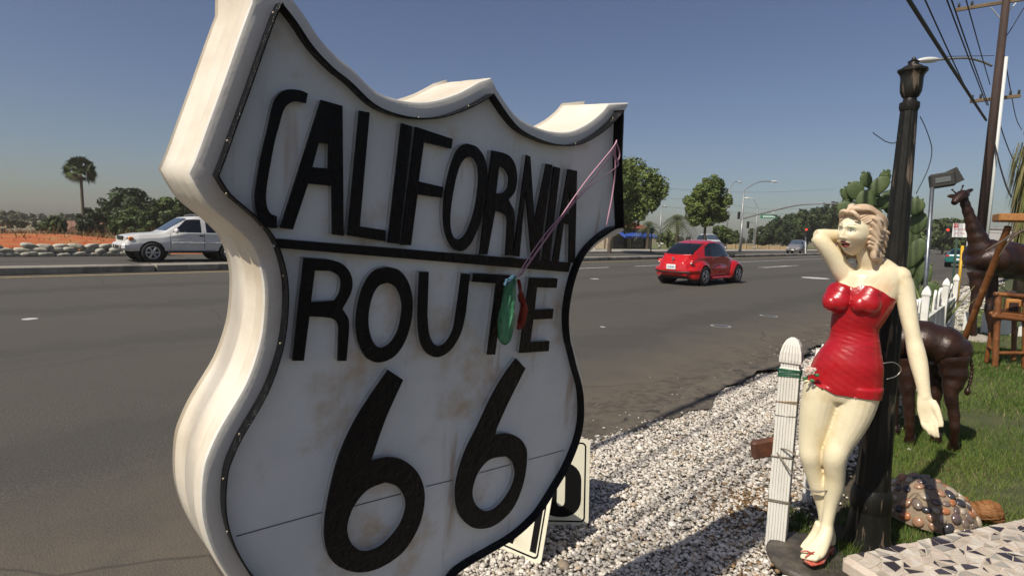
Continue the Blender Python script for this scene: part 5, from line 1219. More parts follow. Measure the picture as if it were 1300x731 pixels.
# ================================================================== VEHICLES
def GY(px, Y, z=0.0):                      # ground point in pixel column px at a given distance across the road
    lo, hi = 2.0, 1500.
    for _ in range(80):
        m = (lo + hi) / 2
        if GX(px, m)[1] < Y: lo = m
        else: hi = m
    q = GX(px, m); q[2] = z; return q
m_tyre = mat('tyre', (.012, .012, .012), .85)
m_alloy = mat('alloy', (.45, .45, .46), .28, metal=.9)
m_glass = mat('car_glass', (.008, .010, .012), .05, spec=.7)
m_glass2 = mat('windscreen', (.05, .07, .10), .06, spec=.8)
m_dark = mat('car_black', (.012, .012, .012), .6)
m_tail = mat('tail_lamp', (.5, .02, .015), .15, coat=.5); m_head = mat('head_lamp', (.6, .6, .58), .1, coat=.5); m_amb = mat('amber_lamp', (.6, .16, .02), .2)
m_plate = mat('plate', (.72, .72, .7), .5)
def car(name, label, loc, rz, st, paint, balls, wheels, wr_, ww, glass, voxel=.022, group=None, extras=None, it=5, cat='car', crisp=False):
    t = thing(name, label, cat, loc, rz, group); b = MB(); prof = []
    for (x, zb, zt, hw, hb, ht, belt) in st:
        zb2 = zb + (zt - zb) * .22; bl = min(belt, zb + (zt - zb) * .72)
        half = [(0, zb), (hw * .93, zb), (hw, zb2), (hw, (zb2 + bl) / 2), (hb, bl), (ht + (hb - ht) * .35, bl + (zt - bl) * .62), (ht, zt - (zt - bl) * .12), (ht * .7, zt - .012), (0, zt)]
        prof.append([(x, y, z) for y, z in half] + [(x, -y, z) for y, z in half[::-1][1:-1]])
    k = len(prof[0]); V = [p for r in prof for p in r]
    F = [(i * k + j, i * k + (j + 1) % k, (i + 1) * k + (j + 1) % k, (i + 1) * k + j) for i in range(len(prof) - 1) for j in range(k)]
    F += [tuple(range(k))[::-1], tuple((len(prof) - 1) * k + j for j in range(k))]; b.add(V, F)
    for c, r in balls: b.ball(c, r, 24, 16)
    V, F = remesh(b, voxel, it); F = np.asarray(F); c, nrm_ = face_info(V, F)
    gm = np.full(len(F), -1)
    for gi, (gname, pred, gmat) in enumerate(glass): gm[(gm < 0) & pred(c, nrm_)] = gi
    arch = np.zeros(len(F), bool)
    for wx, wy in wheels: arch |= ((c[:, 0] - wx) ** 2 + (c[:, 2] - wr_) ** 2 < (wr_ * 1.17) ** 2) & (c[:, 1] * wy > 0) & (np.abs(c[:, 1]) > .35) & (c[:, 2] < wr_ * 2.3)
    low = c[:, 2] < min(s[1] for s in st) + .03
    kb_ = (gm < 0) & ~arch & ~low
    sv, sf = submesh(V, F, kb_); mesh_obj('body', sv, sf, paint, t, smooth=True)
    fl_ = MB(); fl_.box((.5 * (st[0][0] + st[-1][0]), 0, min(s[1] for s in st) + .2), ((st[-1][0] - st[0][0]) * .9, 1.0, .34)); fl_.obj('floor_pan', m_dark, t)
    inn_ = arch & (np.abs(c[:, 1]) < .62); sv, sf = submesh(V, F, inn_ | (low & ~arch & (gm < 0))); mesh_obj('underbody', sv, sf, m_dark, t, smooth=True)
    for gi, (gname, pred, gmat) in enumerate(glass):
        for sd_ in ((-1, 1) if gname == 'side_window' else (0,)):
            mk_ = (gm == gi) & ((c[:, 1] * sd_ > 0) if sd_ else True)
            if not mk_.any(): continue
            cuts = [(-9, .0), (.0, .95), (.95, 9)] if name == 'suv' and sd_ else [(-9, 9)]
            for lo_, hi_ in cuts:
                m2_ = mk_ & (c[:, 0] >= lo_) & (c[:, 0] < hi_)
                if m2_.any(): sv, sf = submesh(V, F, m2_); mesh_obj(gname, sv, sf, gmat, t, smooth=True)
    for wx, wy in wheels:
        s_ = 1 if wy > 0 else -1; w_ = MB(); ax = [np.array([1., 0, 0]), np.array([0, 0, 1.]), np.array([0, -1. * s_, 0])]
        w_.lathe([(wr_ * .62, -.02), (wr_ * .9, -.03), (wr_ * .985, .0), (wr_, .04), (wr_, .16), (wr_ * .9, .2), (wr_ * .5, .2)], (wx, wy + s_ * .0, wr_), 32, ax=ax); wo_ = w_.obj('wheel', m_tyre, t, smooth=True)
        r_ = MB(); r_.lathe([(wr_ * .68, -.022), (wr_ * .66, -.034), (wr_ * .6, -.034), (wr_ * .56, -.024), (wr_ * .2, -.024)], (wx, wy, wr_), 28, ax=ax)
        for q in range(ww):
            a = 2 * math.pi * q / ww; d = np.array([math.cos(a), 0, math.sin(a)]); e = np.array([-math.sin(a), 0, math.cos(a)])
            r_.box(np.array([wx, wy + s_ * .032, wr_]) + d * wr_ * .34, (wr_ * .5, .03, wr_ * .17), ax=[d, np.array([0, 1., 0]), e], bev=.008)
        r_.ball((wx, wy + s_ * .036, wr_), (wr_ * .16, .02, wr_ * .16), 12, 8); r_.obj('rim', m_alloy, wo_); h_ = MB(); h_.lathe([(wr_ * .57, -.0235), (wr_ * .55, -.0245)], (wx, wy, wr_), 24, ax=ax); h_.obj('wheel_well', m_dark, wo_)
    if extras: extras(t)
    return t
def part(t, name, m, fn, smooth=False):
    b = MB(); fn(b); return b.obj(name, m, t, smooth=smooth)

# ---- the red beetle-shaped hatchback
rbz = [(-.80, .42, .60, .35, .30, .2, .6), (-.74, .32, .76, .52, .46, .34, .7), (-.55, .26, .98, .60, .56, .42, .85), (-.25, .22, 1.17, .64, .63, .47, .9), (.15, .20, 1.35, .66, .68, .50, .92), (.6, .19, 1.465, .67, .70, .52, .93), (1.0, .19, 1.50, .67, .70, .53, .93), (1.4, .19, 1.475, .67, .70, .52, .93), (1.75, .19, 1.36, .67, .69, .50, .93), (2.05, .20, 1.12, .66, .66, .5, .93), (2.3, .22, 1.0, .62, .58, .46, .85), (2.7, .24, .92, .56, .50, .40, .75), (3.05, .26, .78, .5, .44, .32, .65), (3.24, .34, .6, .4, .3, .2, .5)]
zt_b = lambda x: np.interp(x, [s[0] for s in rbz], [s[2] for s in rbz])
m_red = mat('car_red', (.50, .008, .008), .22, coat=.8, spec=.5, var=(.46, .007, .007), vscale=2)
gl = [('side_window', lambda c, n: (np.abs(n[:, 1]) > .45) & (np.abs(c[:, 1]) > .4) & inpoly(c[:, 0], c[:, 2], [(.12, .96), (1.98, .95), (1.78, 1.2), (1.45, 1.37), (1.0, 1.42), (.6, 1.39), (.3, 1.27)]), m_glass),
      ('rear_window', lambda c, n: (n[:, 0] < -.2) & (np.abs(c[:, 1]) < .50) & (c[:, 2] > .99) & (c[:, 2] < 1.37) & (c[:, 0] < .5), m_glass),
      ('windscreen', lambda c, n: (n[:, 0] > .3) & (np.abs(c[:, 1]) < .56) & (c[:, 2] > 1.0) & (c[:, 2] < 1.42) & (c[:, 0] > 1.3), m_glass)]
def vw_x(t):
    for s in (-1, 1):
        part(t, 'tail_light', m_tail, lambda b: b.ball((-.565, s * .565, .76), (.05, .085, .085), 16, 10), True)
        part(t, 'reversing_light', m_head, lambda b: b.ball((-.60, s * .575, .735), (.03, .035, .035), 12, 8), True)
        part(t, 'mirror', m_dark, lambda b: b.box((1.72, s * .86, .99), (.12, .18, .12), bev=.03))
        part(t, 'door_handle', m_red, lambda b: b.box((.62, s * .715, .86), (.16, .02, .03), bev=.008))
        part(t, 'running_board', m_red, lambda b: b.box((1.25, s * .74, .24), (1.5, .1, .09), bev=.03))
    part(t, 'bumper_groove', m_dark, lambda b: b.tube([(-.72, .62, .45), (-.83, .3, .44), (-.86, 0, .44), (-.83, -.3, .44), (-.72, -.62, .45)], .022, 8))
    part(t, 'licence_plate', m_plate, lambda b: b.box((-.835, 0.0, .60), (.03, .33, .16), bev=.006))
    part(t, 'plate_number', mat('plate_ink', (.05, .07, .25), .5), lambda b: [b.box((-.853, y, .595), (.002, .022, .05)) for y in np.linspace(-.1, .1, 6)])
    part(t, 'emblem', m_alloy, lambda b: b.lathe([(.05, 0), (.045, .02)], (-.725, 0, .86), 18, ax=[np.array([0, 1., 0]), np.array([0, 0, 1.]), nrm([-.8, 0, .6])]))
    part(t, 'boot_handle', m_alloy, lambda b: b.box((-.78, 0, .765), (.02, .05, .02)))
    part(t, 'exhaust', m_alloy, lambda b: b.tube([(-.72, .42, .3), (-.85, .42, .3)], .03, 10))
    part(t, 'spoiler', m_red, lambda b: b.tube([(-.44, .48, 1.0), (-.52, .25, .985), (-.55, 0, .98), (-.52, -.25, .985), (-.44, -.48, 1.0)], .02, 8))
    part(t, 'aerial', m_dark, lambda b: b.tube([(.35, 0, 1.42), (.1, 0, 1.62)], .008, 6))
car('parked_car', 'red rounded two-door hatchback driving away along the road', (18.05, 8.88, 0), math.radians(-2.0), rbz, m_red,
    [((0, .55, .40), (.60, .305, .43)), ((0, -.55, .40), (.60, .305, .43)), ((2.51, .55, .40), (.60, .305, .42)), ((2.51, -.55, .40), (.60, .305, .42)), ((-.40, 0, .50), (.44, .80, .20)), ((2.9, 0, .45), (.44, .78, .18)), ((-.35, 0, .62), (.42, .62, .32)), ((1.25, 0, .55), (1.5, .74, .32))],
    [(0, .78), (0, -.78), (2.51, .78), (2.51, -.78)], .315, 5, gl, .02, extras=vw_x).name = 'hatchback_car'

# ---- white sport-utility vehicle
rsu = [(-1.12, .48, 1.10, .78, .78, .6, 1.05), (-1.05, .42, 1.66, .86, .86, .62, 1.08), (-.85, .40, 1.735, .88, .88, .66, 1.08), (-.2, .38, 1.76, .885, .89, .67, 1.08), (.6, .38, 1.765, .885, .89, .67, 1.08), (1.2, .38, 1.745, .885, .89, .67, 1.08), (1.5, .38, 1.70, .885, .89, .66, 1.08), (1.65, .38, 1.62, .885, .885, .66, 1.06), (2.28, .38, 1.14, .88, .86, .74, 1.03), (2.45, .38, 1.10, .88, .85, .74, 1.0), (3.1, .38, 1.05, .87, .83, .72, .95), (3.42, .40, .98, .85, .8, .68, .9), (3.5, .42, .9, .83, .77, .66, .85), (3.54, .42, .6, .8, .75, .64, .58)]
m_wcar = mat('car_white', (.68, .67, .63), .25, coat=.5, var=(.62, .6, .56), vscale=2)
gs = [('side_window', lambda c, n: (np.abs(n[:, 1]) > .5) & (np.abs(c[:, 1]) > .55) & (inpoly(c[:, 0], c[:, 2], [(1.02, 1.12), (2.02, 1.12), (1.92, 1.2), (1.52, 1.6), (1.02, 1.63)]) | inpoly(c[:, 0], c[:, 2], [(.10, 1.12), (.86, 1.12), (.86, 1.63), (.14, 1.63)]) | inpoly(c[:, 0], c[:, 2], [(-.9, 1.16), (-.02, 1.14), (.0, 1.6), (-.85, 1.6)])), m_glass),
      ('windscreen', lambda c, n: (n[:, 0] > .3) & (np.abs(c[:, 1]) < .68) & (c[:, 2] > 1.17) & (c[:, 2] < 1.66) & (c[:, 0] > 1.3), m_glass2)]
def su_x(t):
    for s in (-1, 1):
        part(t, 'headlight', m_head, lambda b: b.box((3.44, s * .62, .86), (.16, .30, .15), bev=.04))
        part(t, 'indicator', m_amb, lambda b: b.box((3.36, s * .80, .86), (.16, .08, .13), bev=.03))
        part(t, 'mirror', m_wcar, lambda b: b.box((1.92, s * 1.0, 1.17), (.14, .22, .17), bev=.05))
        part(t, 'door_handle', m_dark, lambda b: b.box((1.03, s * .90, 1.0), (.16, .03, .05), bev=.012))
        part(t, 'side_moulding', m_wcar, lambda b: b.box((1.1, s * .895, .72), (1.9, .03, .05), bev=.01))
        part(t, 'door_seam', m_dark, lambda b: b.box((.93, s * .893, .85), (.012, .006, .68)))
        part(t, 'door_seam', m_dark, lambda b: b.box((2.1, s * .893, .8), (.012, .006, .55)))
        part(t, 'fog_lamp', m_dark, lambda b: b.box((3.62, s * .52, .55), (.03, .2, .13), bev=.01))
        part(t, 'sill_step', m_dark, lambda b: b.box((1.35, s * .86, .38), (1.7, .1, .08), bev=.02))
        part(t, 'roof_rail', m_alloy, lambda b: b.tube([(-.7, s * .6, 1.78), (-.5, s * .6, 1.82), (1.0, s * .6, 1.82), (1.2, s * .6, 1.77)], .018, 8))
    part(t, 'bumper', m_wcar, lambda b: b.box((3.5, 0, .57), (.26, 1.72, .26), bev=.07))
    part(t, 'grille', m_dark, lambda b: b.box((3.52, 0, .87), (.05, .8, .14), bev=.01))
    part(t, 'bumper_intake', m_dark, lambda b: b.box((3.63, 0, .55), (.02, .6, .1)))
suvc = np.array([9.25, 24.9, 0])
suv_ = car('suv', 'white sport utility vehicle passing on the far lanes behind the kerb', suvc, math.radians(180 - 1.5), rsu, m_wcar,
    [((0, .70, .42), (.56, .235, .48)), ((0, -.70, .42), (.56, .235, .48)), ((2.7, .70, .42), (.56, .235, .48)), ((2.7, -.70, .42), (.56, .235, .48))],
    [(0, .90), (0, -.90), (2.7, .90), (2.7, -.90)], .36, 6, gs, .024, extras=su_x, it=3)

# ---- farther cars, one builder with different hulls
rmv = [(-.95, .42, 1.0, .8, .78, .6, 1.0), (-.9, .36, 1.6, .86, .85, .6, 1.0), (-.4, .3, 1.74, .88, .88, .64, 1.02), (.6, .28, 1.76, .88, .88, .65, 1.02), (1.5, .28, 1.72, .88, .88, .64, 1.02), (1.9, .28, 1.5, .88, .87, .62, 1.02), (2.6, .3, 1.14, .86, .82, .66, .98), (3.3, .32, .98, .84, .76, .6, .88), (3.7, .38, .7, .72, .6, .5, .65)]
rsd = [(-1.0, .42, .86, .72, .7, .6, .8), (-.95, .36, .98, .8, .76, .62, .86), (-.4, .3, 1.04, .84, .80, .66, .9), (-.05, .28, 1.2, .85, .82, .56, .92), (.45, .28, 1.40, .85, .83, .53, .92), (1.2, .28, 1.42, .85, .83, .54, .92), (1.6, .28, 1.34, .85, .83, .54, .92), (2.2, .28, 1.02, .85, .8, .62, .9), (3.0, .3, .92, .83, .76, .6, .84), (3.5, .36, .76, .74, .62, .5, .7)]
def far_car(name, label, loc, rz, st, col, cat, tail=True, wb=2.75):
    ztf = lambda x: np.interp(x, [s[0] for s in st], [s[2] for s in st]); top = max(s[2] for s in st)
    g_ = [('side_window', lambda c, n: (np.abs(n[:, 1]) > .4) & (c[:, 2] > 1.0 * top / 1.55) & (c[:, 2] < ztf(c[:, 0]) - .1) & (c[:, 2] < top - .14), m_glass),
          ('windscreen', lambda c, n: (n[:, 0] > .25) & (c[:, 2] > .68 * top) & (c[:, 2] < top - .08) & (np.abs(c[:, 1]) < .66), m_glass2), ('rear_window', lambda c, n: (n[:, 0] < -.25) & (c[:, 2] > .68 * top) & (c[:, 2] < top - .1) & (np.abs(c[:, 1]) < .64), m_glass)]
    def ex(t):
        x1 = st[-1][0]; x0 = st[0][0]
        for s in (-1, 1):
            part(t, 'headlight', m_head, lambda b: b.box((x1 - .22, s * .58, .72), (.16, .3, .14), bev=.03)); part(t, 'tail_light', m_tail, lambda b: b.box((x0 + .02, s * .66, .85), (.08, .18, .16), bev=.03))
            part(t, 'mirror', m_dark, lambda b: b.box((1.75, s * .95, 1.0), (.1, .16, .12), bev=.03))
        part(t, 'licence_plate', m_plate, lambda b: b.box((x0 - .01, 0, .62), (.03, .32, .15))); part(t, 'licence_plate', m_plate, lambda b: b.box((x1 + .0, 0, .5), (.04, .32, .15)))
        part(t, 'grille', m_dark, lambda b: b.box((x1 - .03, 0, .64), (.06, .7, .12), bev=.02))
    return car(name, label, loc, rz, st, mat('paint_' + name, col, .28, coat=.5), [], [(0, .83), (0, -.83), (wb, .83), (wb, -.83)], .33, 5, g_, .04, extras=ex, cat=cat, it=2)
q = GX(1011, 74); far_car('minivan', 'grey minivan coming towards us beyond the red car', (q[0] + .8, q[1], 0), math.radians(186), rmv, (.17, .165, .17), 'van')
q = GX(1219, 44); far_car('teal_sedan', 'teal green sedan on the road beyond the picket fence', (q[0] - 1.2, q[1], 0), math.radians(2), rsd, (.01, .13, .12), 'car')
q = GX(1066, 58); far_car('red_sedan', 'red sedan partly hidden behind the statue\'s raised arm', (q[0], q[1], 0), math.radians(180), rsd, (.42, .012, .012), 'car')
q = GX(884, 64); far_car('white_van', 'white van seen over the roof of the red hatchback', (q[0] + 2.2, q[1], 0), math.radians(225), [(a, b, c * 1.17, d, e, f, g_ * 1.12) for a, b, c, d, e, f, g_ in rmv], (.7, .69, .66), 'van')
q = GX(850, 92); far_car('white_sedan', 'white sedan parked in front of the far palms', (q[0], q[1] + 1, 0), math.radians(0), rsd, (.7, .69, .66), 'car')

# ================================================================== SANDBAGS
m_bag = mat('sandbag_cloth', (.46, .44, .36), .9, var=(.34, .32, .25), vscale=5, bump=.01, bscale=14, dirt=(.22, .2, .15), dscale=2, dpos=(.5, .7))
def bag_mesh(seed):
    b = MB(); b.ball((0, 0, 0), (.33, .19, .125), 20, 12); V = np.array(b.V)
    q = V / np.array([.31, .17, .095]); V = np.sign(q) * np.abs(q) ** .72 * np.array([.31, .17, .095]) * .93
    V[:, 2] += .012 * wob(V[:, 0], V[:, 1], 9, seed) - .04 * np.abs(V[:, 0]) ; V[:, 1] *= 1 + .12 * wob(V[:, 0], V[:, 2], 12, seed + 3)
    return mesh_obj('sandbag', V, b.F, m_bag, smooth=True)
protos = [bag_mesh(s) for s in (1, 4, 7)]; used = [False] * 3
xrow = np.arange(-1.4, 8.6, .5)
for row in range(3):
    for i, xb in enumerate(xrow):
        if row == 2 and (i * 7) % 9 in (0, 4): continue
        k = random.randrange(3); src = protos[k]
        if not used[k]: o = src; used[k] = True
        else: o = src.copy(); COL.objects.link(o)
        o.location = (xb + (.28 if row % 2 else 0) + random.uniform(-.06, .06), 28.55 + row * .06 + random.uniform(-.04, .04), .085 + row * .155 + random.uniform(-.02, .02))
        o.rotation_euler = (random.gauss(0, .12), random.gauss(0, .14), random.gauss(0, .3))
        lab = ('pale sandbag in the bottom layer of the long roadside row', 'pale sandbag in the middle layer of the long roadside row', 'pale sandbag lying on top of the long roadside row')[row]
        setp(o, lab, 'sandbag', 'sandbags along the far road edge, ' + ('bottom', 'middle', 'top')[row] + ' layer')
for k in range(3):
    if not used[k]: bpy.data.objects.remove(protos[k], do_unlink=True)

# ================================================================== TREES
m_bark = mat('bark', (.11, .085, .06), .9, var=(.07, .055, .04), vscale=6, bump=.03, bscale=9, stretch=(1, 1, .3))
m_leaf = mat('tree_leaf', (.07, .1, .02), .65, attr=True, spec=.3)
LEAFSUM = [0]
def crown_mesh(name, centres, radii, nleaf, size, c0, c1, parent, m=None, squash=1.0, drop=0.0):
    centres = np.array(centres); radii = np.array(radii); wgt = radii ** 2; wgt = wgt / wgt.sum()
    k = rng.choice(len(centres), nleaf, p=wgt)
    d = rng.normal(size=(nleaf, 3)); d /= np.linalg.norm(d, axis=1)[:, None]; rr = radii[k] * rng.uniform(.45, 1.05, nleaf) ** .6
    P_ = centres[k] + d * rr[:, None] * np.array([1, 1, squash]); P_[:, 2] -= drop * rng.random(nleaf)
    s = size * rng.lognormal(0, .3, nleaf); R = rand_rot(nleaf)
    nn = nrm_rows(d * .8 + np.array([0, 0, .35]) + rng.normal(0, .45, (nleaf, 3)))
    t1 = nrm_rows(np.cross(nn, rng.normal(size=(nleaf, 3)))); t2 = np.cross(nn, t1)
    V = np.stack([P_ - t1 * s[:, None], P_ - t2 * s[:, None] * .55, P_ + t1 * s[:, None], P_ + t2 * s[:, None] * .55], 1).reshape(-1, 3)
    mixv = np.clip(rng.normal(.5, .25, nleaf) + rng.normal(0, .2, len(centres))[k], 0, 1)[:, None]
    cols = np.array(c0) * (1 - mixv) + np.array(c1) * mixv
    return mesh_obj(name, V, np.arange(4 * nleaf).reshape(nleaf, 4), m or m_leaf, parent, world=True, col=np.repeat(cols, 4, 0))
def nrm_rows(a): return a / (np.linalg.norm(a, axis=1)[:, None] + 1e-9)
def tree(label, px, dep, ytop, ybot, hw, nl, c0, c1, lsize=.16, nc=26, trunk=.18, group=None, name='tree', tpx=None, cat='tree', flat=1.0, zg=0.0):
    base = GX(px if tpx is None else tpx, dep); base[2] = 0; zg = float(ground_z(base[0], base[1])) if base[1] > 44 else 0.0; s = FPX / dep
    zt, zb = zat(GX(px, dep), ytop), max(zg + .2, zat(GX(px, dep), ybot)); cz = (zt + zb) / 2; rz = (zt - zb) / 2; rx = hw / s
    cc = GX(px, dep); t = thing(name, label, cat, (base[0], base[1], 0), 0, group)
    cs, rs = [], []
    for q in range(nc * 3):
        d = rng.normal(size=3); d /= np.linalg.norm(d); f = rng.uniform(.5, .92) if q < nc * 2.4 else rng.uniform(.1, .5)
        r = min(rx, rz) * rng.uniform(.13, .3); f = min(f, 1.05 - r / min(rx, rz) * .6)
        p = np.array([cc[0] + d[0] * rx * f, cc[1] + d[1] * rx * f, cz + d[2] * rz * f])
        cs.append(p); rs.append(r)
    crown_mesh('crown', cs, rs, nl, lsize, c0, c1, t, squash=flat)
    b = MB(); fork = np.array([base[0] * .5 + cc[0] * .5, base[1] * .5 + cc[1] * .5, zb + (zt - zb) * .18])
    b.tube(catmull([np.array([base[0], base[1], zg - .05]), np.array([base[0], base[1], (zg + zb) * .5]), fork], 4), list(np.linspace(trunk, trunk * .7, 9)), 10)
    for i in range(0, min(nc, 12)): b.tube(catmull([fork, (fork + cs[i]) / 2 + rng.normal(0, .15, 3), cs[i]], 3), list(np.linspace(trunk * .5, trunk * .1, 7)), 6)
    b.obj('trunk', m_bark, t, world=True, smooth=True)
    return t
DK0, DK1 = (.012, .024, .008), (.045, .07, .02)
MD0, MD1 = (.022, .045, .010), (.085, .12, .03)
LT0, LT1 = (.045, .075, .014), (.15, .19, .045)
# across the road, left
tree('broad dark dome-shaped tree behind the tall fan palm', 166, 74, 238, 303, 41, 14000, DK0, DK1, .2, 34)
tree('mid green leafy tree in front of the dark dome tree', 170, 64, 262, 308, 29, 9000, MD0, MD1, .17, 26)
tree('dark green tree beside the shield, behind the white vehicle', 226, 68, 246, 304, 36, 12000, DK0, MD1, .18, 30)
tree('small round dark tree next to the palm trunk', 114, 70, 264, 306, 17, 4500, DK0, DK1, .17, 18)
tree('low dark bush beside the brown-roofed house', 67, 62, 274, 302, 17, 3600, DK0, MD1, .16, 18, .1, name='bush', cat='bush')
tree('yellowish shrub at the field edge near the white vehicle', 128, 48, 296, 313, 14, 2200, (.06, .06, .02), (.16, .14, .05), .1, 14, .06, name='bush', cat='bush')
# across the road, right
tree('tall open bright green tree over the blue-awninged shop', 797, 50, 199, 291, 43, 22000, LT0, LT1, .12, 44, .2, tpx=774)
tree('compact bright green street tree behind the red hatchback', 893, 58, 223, 292, 28, 19000, LT0, LT1, .12, 34, .16)
tree('small dark green tree below the compact street tree', 914, 66, 285, 311, 13, 2500, MD0, MD1, .15, 14)
tree('round olive tree behind the far palms', 848, 82, 293, 313, 15, 2500, MD0, LT1, .18, 14)
tree('round dim tree left of the street lamps', 927, 96, 290, 313, 12, 2200, DK0, MD1, .2, 14)
JL = ('lowest dark evergreen at the end of the row behind the tan wall', 'dark evergreen rising just below the green street-name sign', 'dark evergreen standing directly behind the grey minivan', 'dark evergreen beside the traffic signal on the pale post', 'dark evergreen whose top shows above the raised elbow of the statue', 'dark evergreen mostly hidden behind the blonde head of the statue')
GL = ('dark tree showing right beside the floodlight pole', 'dark tree directly behind the no-parking sign', 'dark tree above the teal sedan and below the giraffe muzzle', 'dark tree crossed by the neck of the tall giraffe', 'dark tree behind the pale flat-roofed building', 'dark tree behind the trunk of the shaggy palm')
for i, (px, yt, hw, dp) in enumerate(((972, 286, 20, 120), (993, 277, 22, 126), (1016, 264, 26, 130), (1042, 257, 26, 128), (1066, 255, 26, 126), (1092, 262, 24, 128))):
    tree(JL[i], px, dp, yt, 312, hw * 1.15, 7000, DK0, DK1, .32, 26, .25, group='dark trees beyond the junction')
for i, (px, yt, hw, dp) in enumerate(((1172, 282, 16, 110), (1196, 275, 20, 112), (1218, 286, 16, 116), (1240, 294, 16, 120), (1266, 290, 18, 120), (1292, 296, 16, 118))):
    tree(GL[i], px, dp, yt, 318, hw * 1.1, 5500, DK0, MD1, .28, 20, .25, group='dark trees behind the giraffe')
# far-off wood that reads as one mass
def wood(name, x0, x1, ytop, dep, n, c0, c1, size):
    cs, rs = [], []
    for px in np.linspace(x0, x1, n):
        g = GX(px, dep * random.uniform(.95, 1.15)); h = zat(g, np.interp(px, *ytop) + random.uniform(-2.5, 3.5))
        for f in (.2, .45, .72): cs.append(np.array([g[0], g[1], h * f])); rs.append(h * .3)
    o = crown_mesh(name, cs, rs, n * 260, size, c0, c1, None); return setp(o, kind='stuff')
wood('far_wood', -40, 330, ([-40, 10, 40, 80, 110, 330], [272, 268, 274, 274, 272, 276]), 190, 60, (.03, .045, .02), (.07, .085, .035), .7)
wood('far_hedge', -30, 50, ([-30, 60], [283, 285]), 110, 16, (.05, .05, .02), (.09, .085, .04), .4)
wood('far_wood', 330, 1000, ([330, 800, 900, 960, 1000], [286, 300, 303, 302, 302]), 240, 70, (.03, .045, .022), (.065, .08, .035), .8)
wood('far_wood', 1100, 1420, ([1100, 1420], [302, 306]), 210, 40, (.03, .045, .022), (.065, .08, .035), .7)
# palms
m_frond = mat('palm_frond', (.05, .085, .02), .6, attr=True, spec=.3)
def palm(label, px, dep, ytop, r_px, fan, ybase=None, nfr=40, lean=0, c0=(.02, .035, .01), c1=(.08, .11, .03)):
    base = GX(px + lean, dep); base[2] = float(ground_z(base[0], base[1])); s = FPX / dep; top = GX(px, dep); zt = zat(top, ytop) ; R = r_px / s; top = np.array([top[0], top[1], zt - R * .8])
    t = thing('palm_tree', label, 'palm', base); b = MB()
    b.tube(catmull([base, base * .6 + top * .4 + rng.normal(0, .05, 3), top], 8), list(np.linspace(.24, .16, 17)), 10); b.obj('trunk', m_bark, t, world=True, smooth=True)
    V, C = [], []
    for i in range(nfr):
        a = i * 2.4 + random.random(); el = math.radians(np.interp(i / nfr, [0, 1], [85, -48 if fan else -25])); d = np.array([math.cos(a) * math.cos(el), math.sin(a) * math.cos(el), math.sin(el)]); sd = nrm(np.cross(d, UPZ) + 1e-6); col_ = np.array(c0) * (1 - (m_ := random.random())) + np.array(c1) * m_
        if el < -.6: col_ = np.array([.07, .055, .03]) * random.uniform(.5, 1.2)
        if fan:
            ro_ = random.uniform(-1.3, 1.3); sd = nrm(sd * math.cos(ro_) + np.cross(d, sd) * math.sin(ro_))
            c_ = top + d * R * .46
            for q in range(11):
                an = (q - 5) * .21; dd = nrm(d * math.cos(an) + sd * math.sin(an)); e = c_ + dd * R * .58 * random.uniform(.8, 1.1) - UPZ * R * .08; w_ = nrm(np.cross(dd, np.cross(d, sd))) * R * .055; e = e - UPZ * R * .1 * abs(q - 5) / 5
                V += [c_, c_ + dd * R * .3 + w_, e, c_ + dd * R * .3 - w_]; C += [col_] * 4
            V += [top - sd * .1, top + sd * .1, c_ + sd * .16, c_ - sd * .16]; C += [col_] * 4
        else:
            pts = [top + d * R * tt * 1.05 - UPZ * R * .75 * tt ** 2.2 for tt in np.linspace(.05, 1, 12)]
            for q in range(11):
                ln = R * .36 * math.sin(math.pi * (q + 1) / 12.5)
                for sg in (-1, 1):
                    e = pts[q] + sd * sg * ln + (pts[q + 1] - pts[q]) * 1.1 - UPZ * ln * .35; V += [pts[q], pts[q] + (pts[q + 1] - pts[q]) * .5, e, pts[q] + (pts[q + 1] - pts[q]) * .1]; C += [col_] * 4
                V += [pts[q], pts[q + 1], pts[q + 1] + sd * .04, pts[q] + sd * .04]; C += [col_ * .7] * 4
    n_ = len(V) // 4; mesh_obj('crown', np.array(V), np.arange(4 * n_).reshape(n_, 4), m_frond, t, world=True, col=np.array(C)); return t
palm('tall fan palm on a thin trunk above the left trees', 105, 78, 200, 20, True, nfr=34, lean=4)
palm('short feathery palm with arching fronds behind the red hatchback', 858, 62, 262, 24, False, nfr=34, c0=(.035, .05, .018), c1=(.12, .14, .05))
palm('feathery palm half hidden by the open green tree', 822, 66, 272, 20, False, nfr=26, c0=(.035, .05, .018), c1=(.11, .13, .05))
# shaggy palm at the right edge
pb0 = GX(1296, 15.5); sp_ = thing('palm_tree', 'shaggy palm hung with dead fronds beside the tall giraffe', 'palm', (pb0[0], pb0[1], 0))
b = MB(); b.tube([np.array([pb0[0], pb0[1], 0]), pb0 + UPZ * 4.6], [.22, .2], 12); b.obj('trunk', m_bark, sp_, world=True, smooth=True)
V, C = [], []; 
for i in range(900):
    a = random.uniform(0, 6.28); z_ = random.uniform(1.9, 4.4); r_ = .2 + .42 * (z_ - 1.3) / 3.0 * random.random(); d = np.array([math.cos(a), math.sin(a), 0]); p0 = pb0 + d * r_; p0[2] = z_; ln = random.uniform(.5, 1.1); sd = np.cross(d, UPZ) * random.uniform(.012, .03)
    p1 = p0 + d * .12 * ln - UPZ * ln; V += [p0 - sd, p0 + sd, p1 + sd * .2, p1 - sd * .2]
    g_ = random.random(); C += [np.array([.10, .12, .03]) * (1 - g_) + np.array([.24, .2, .09]) * g_] * 4
mesh_obj('hanging_fronds', np.array(V), np.arange(len(V)).reshape(-1, 4), m_frond, sp_, world=True, col=np.array(C))

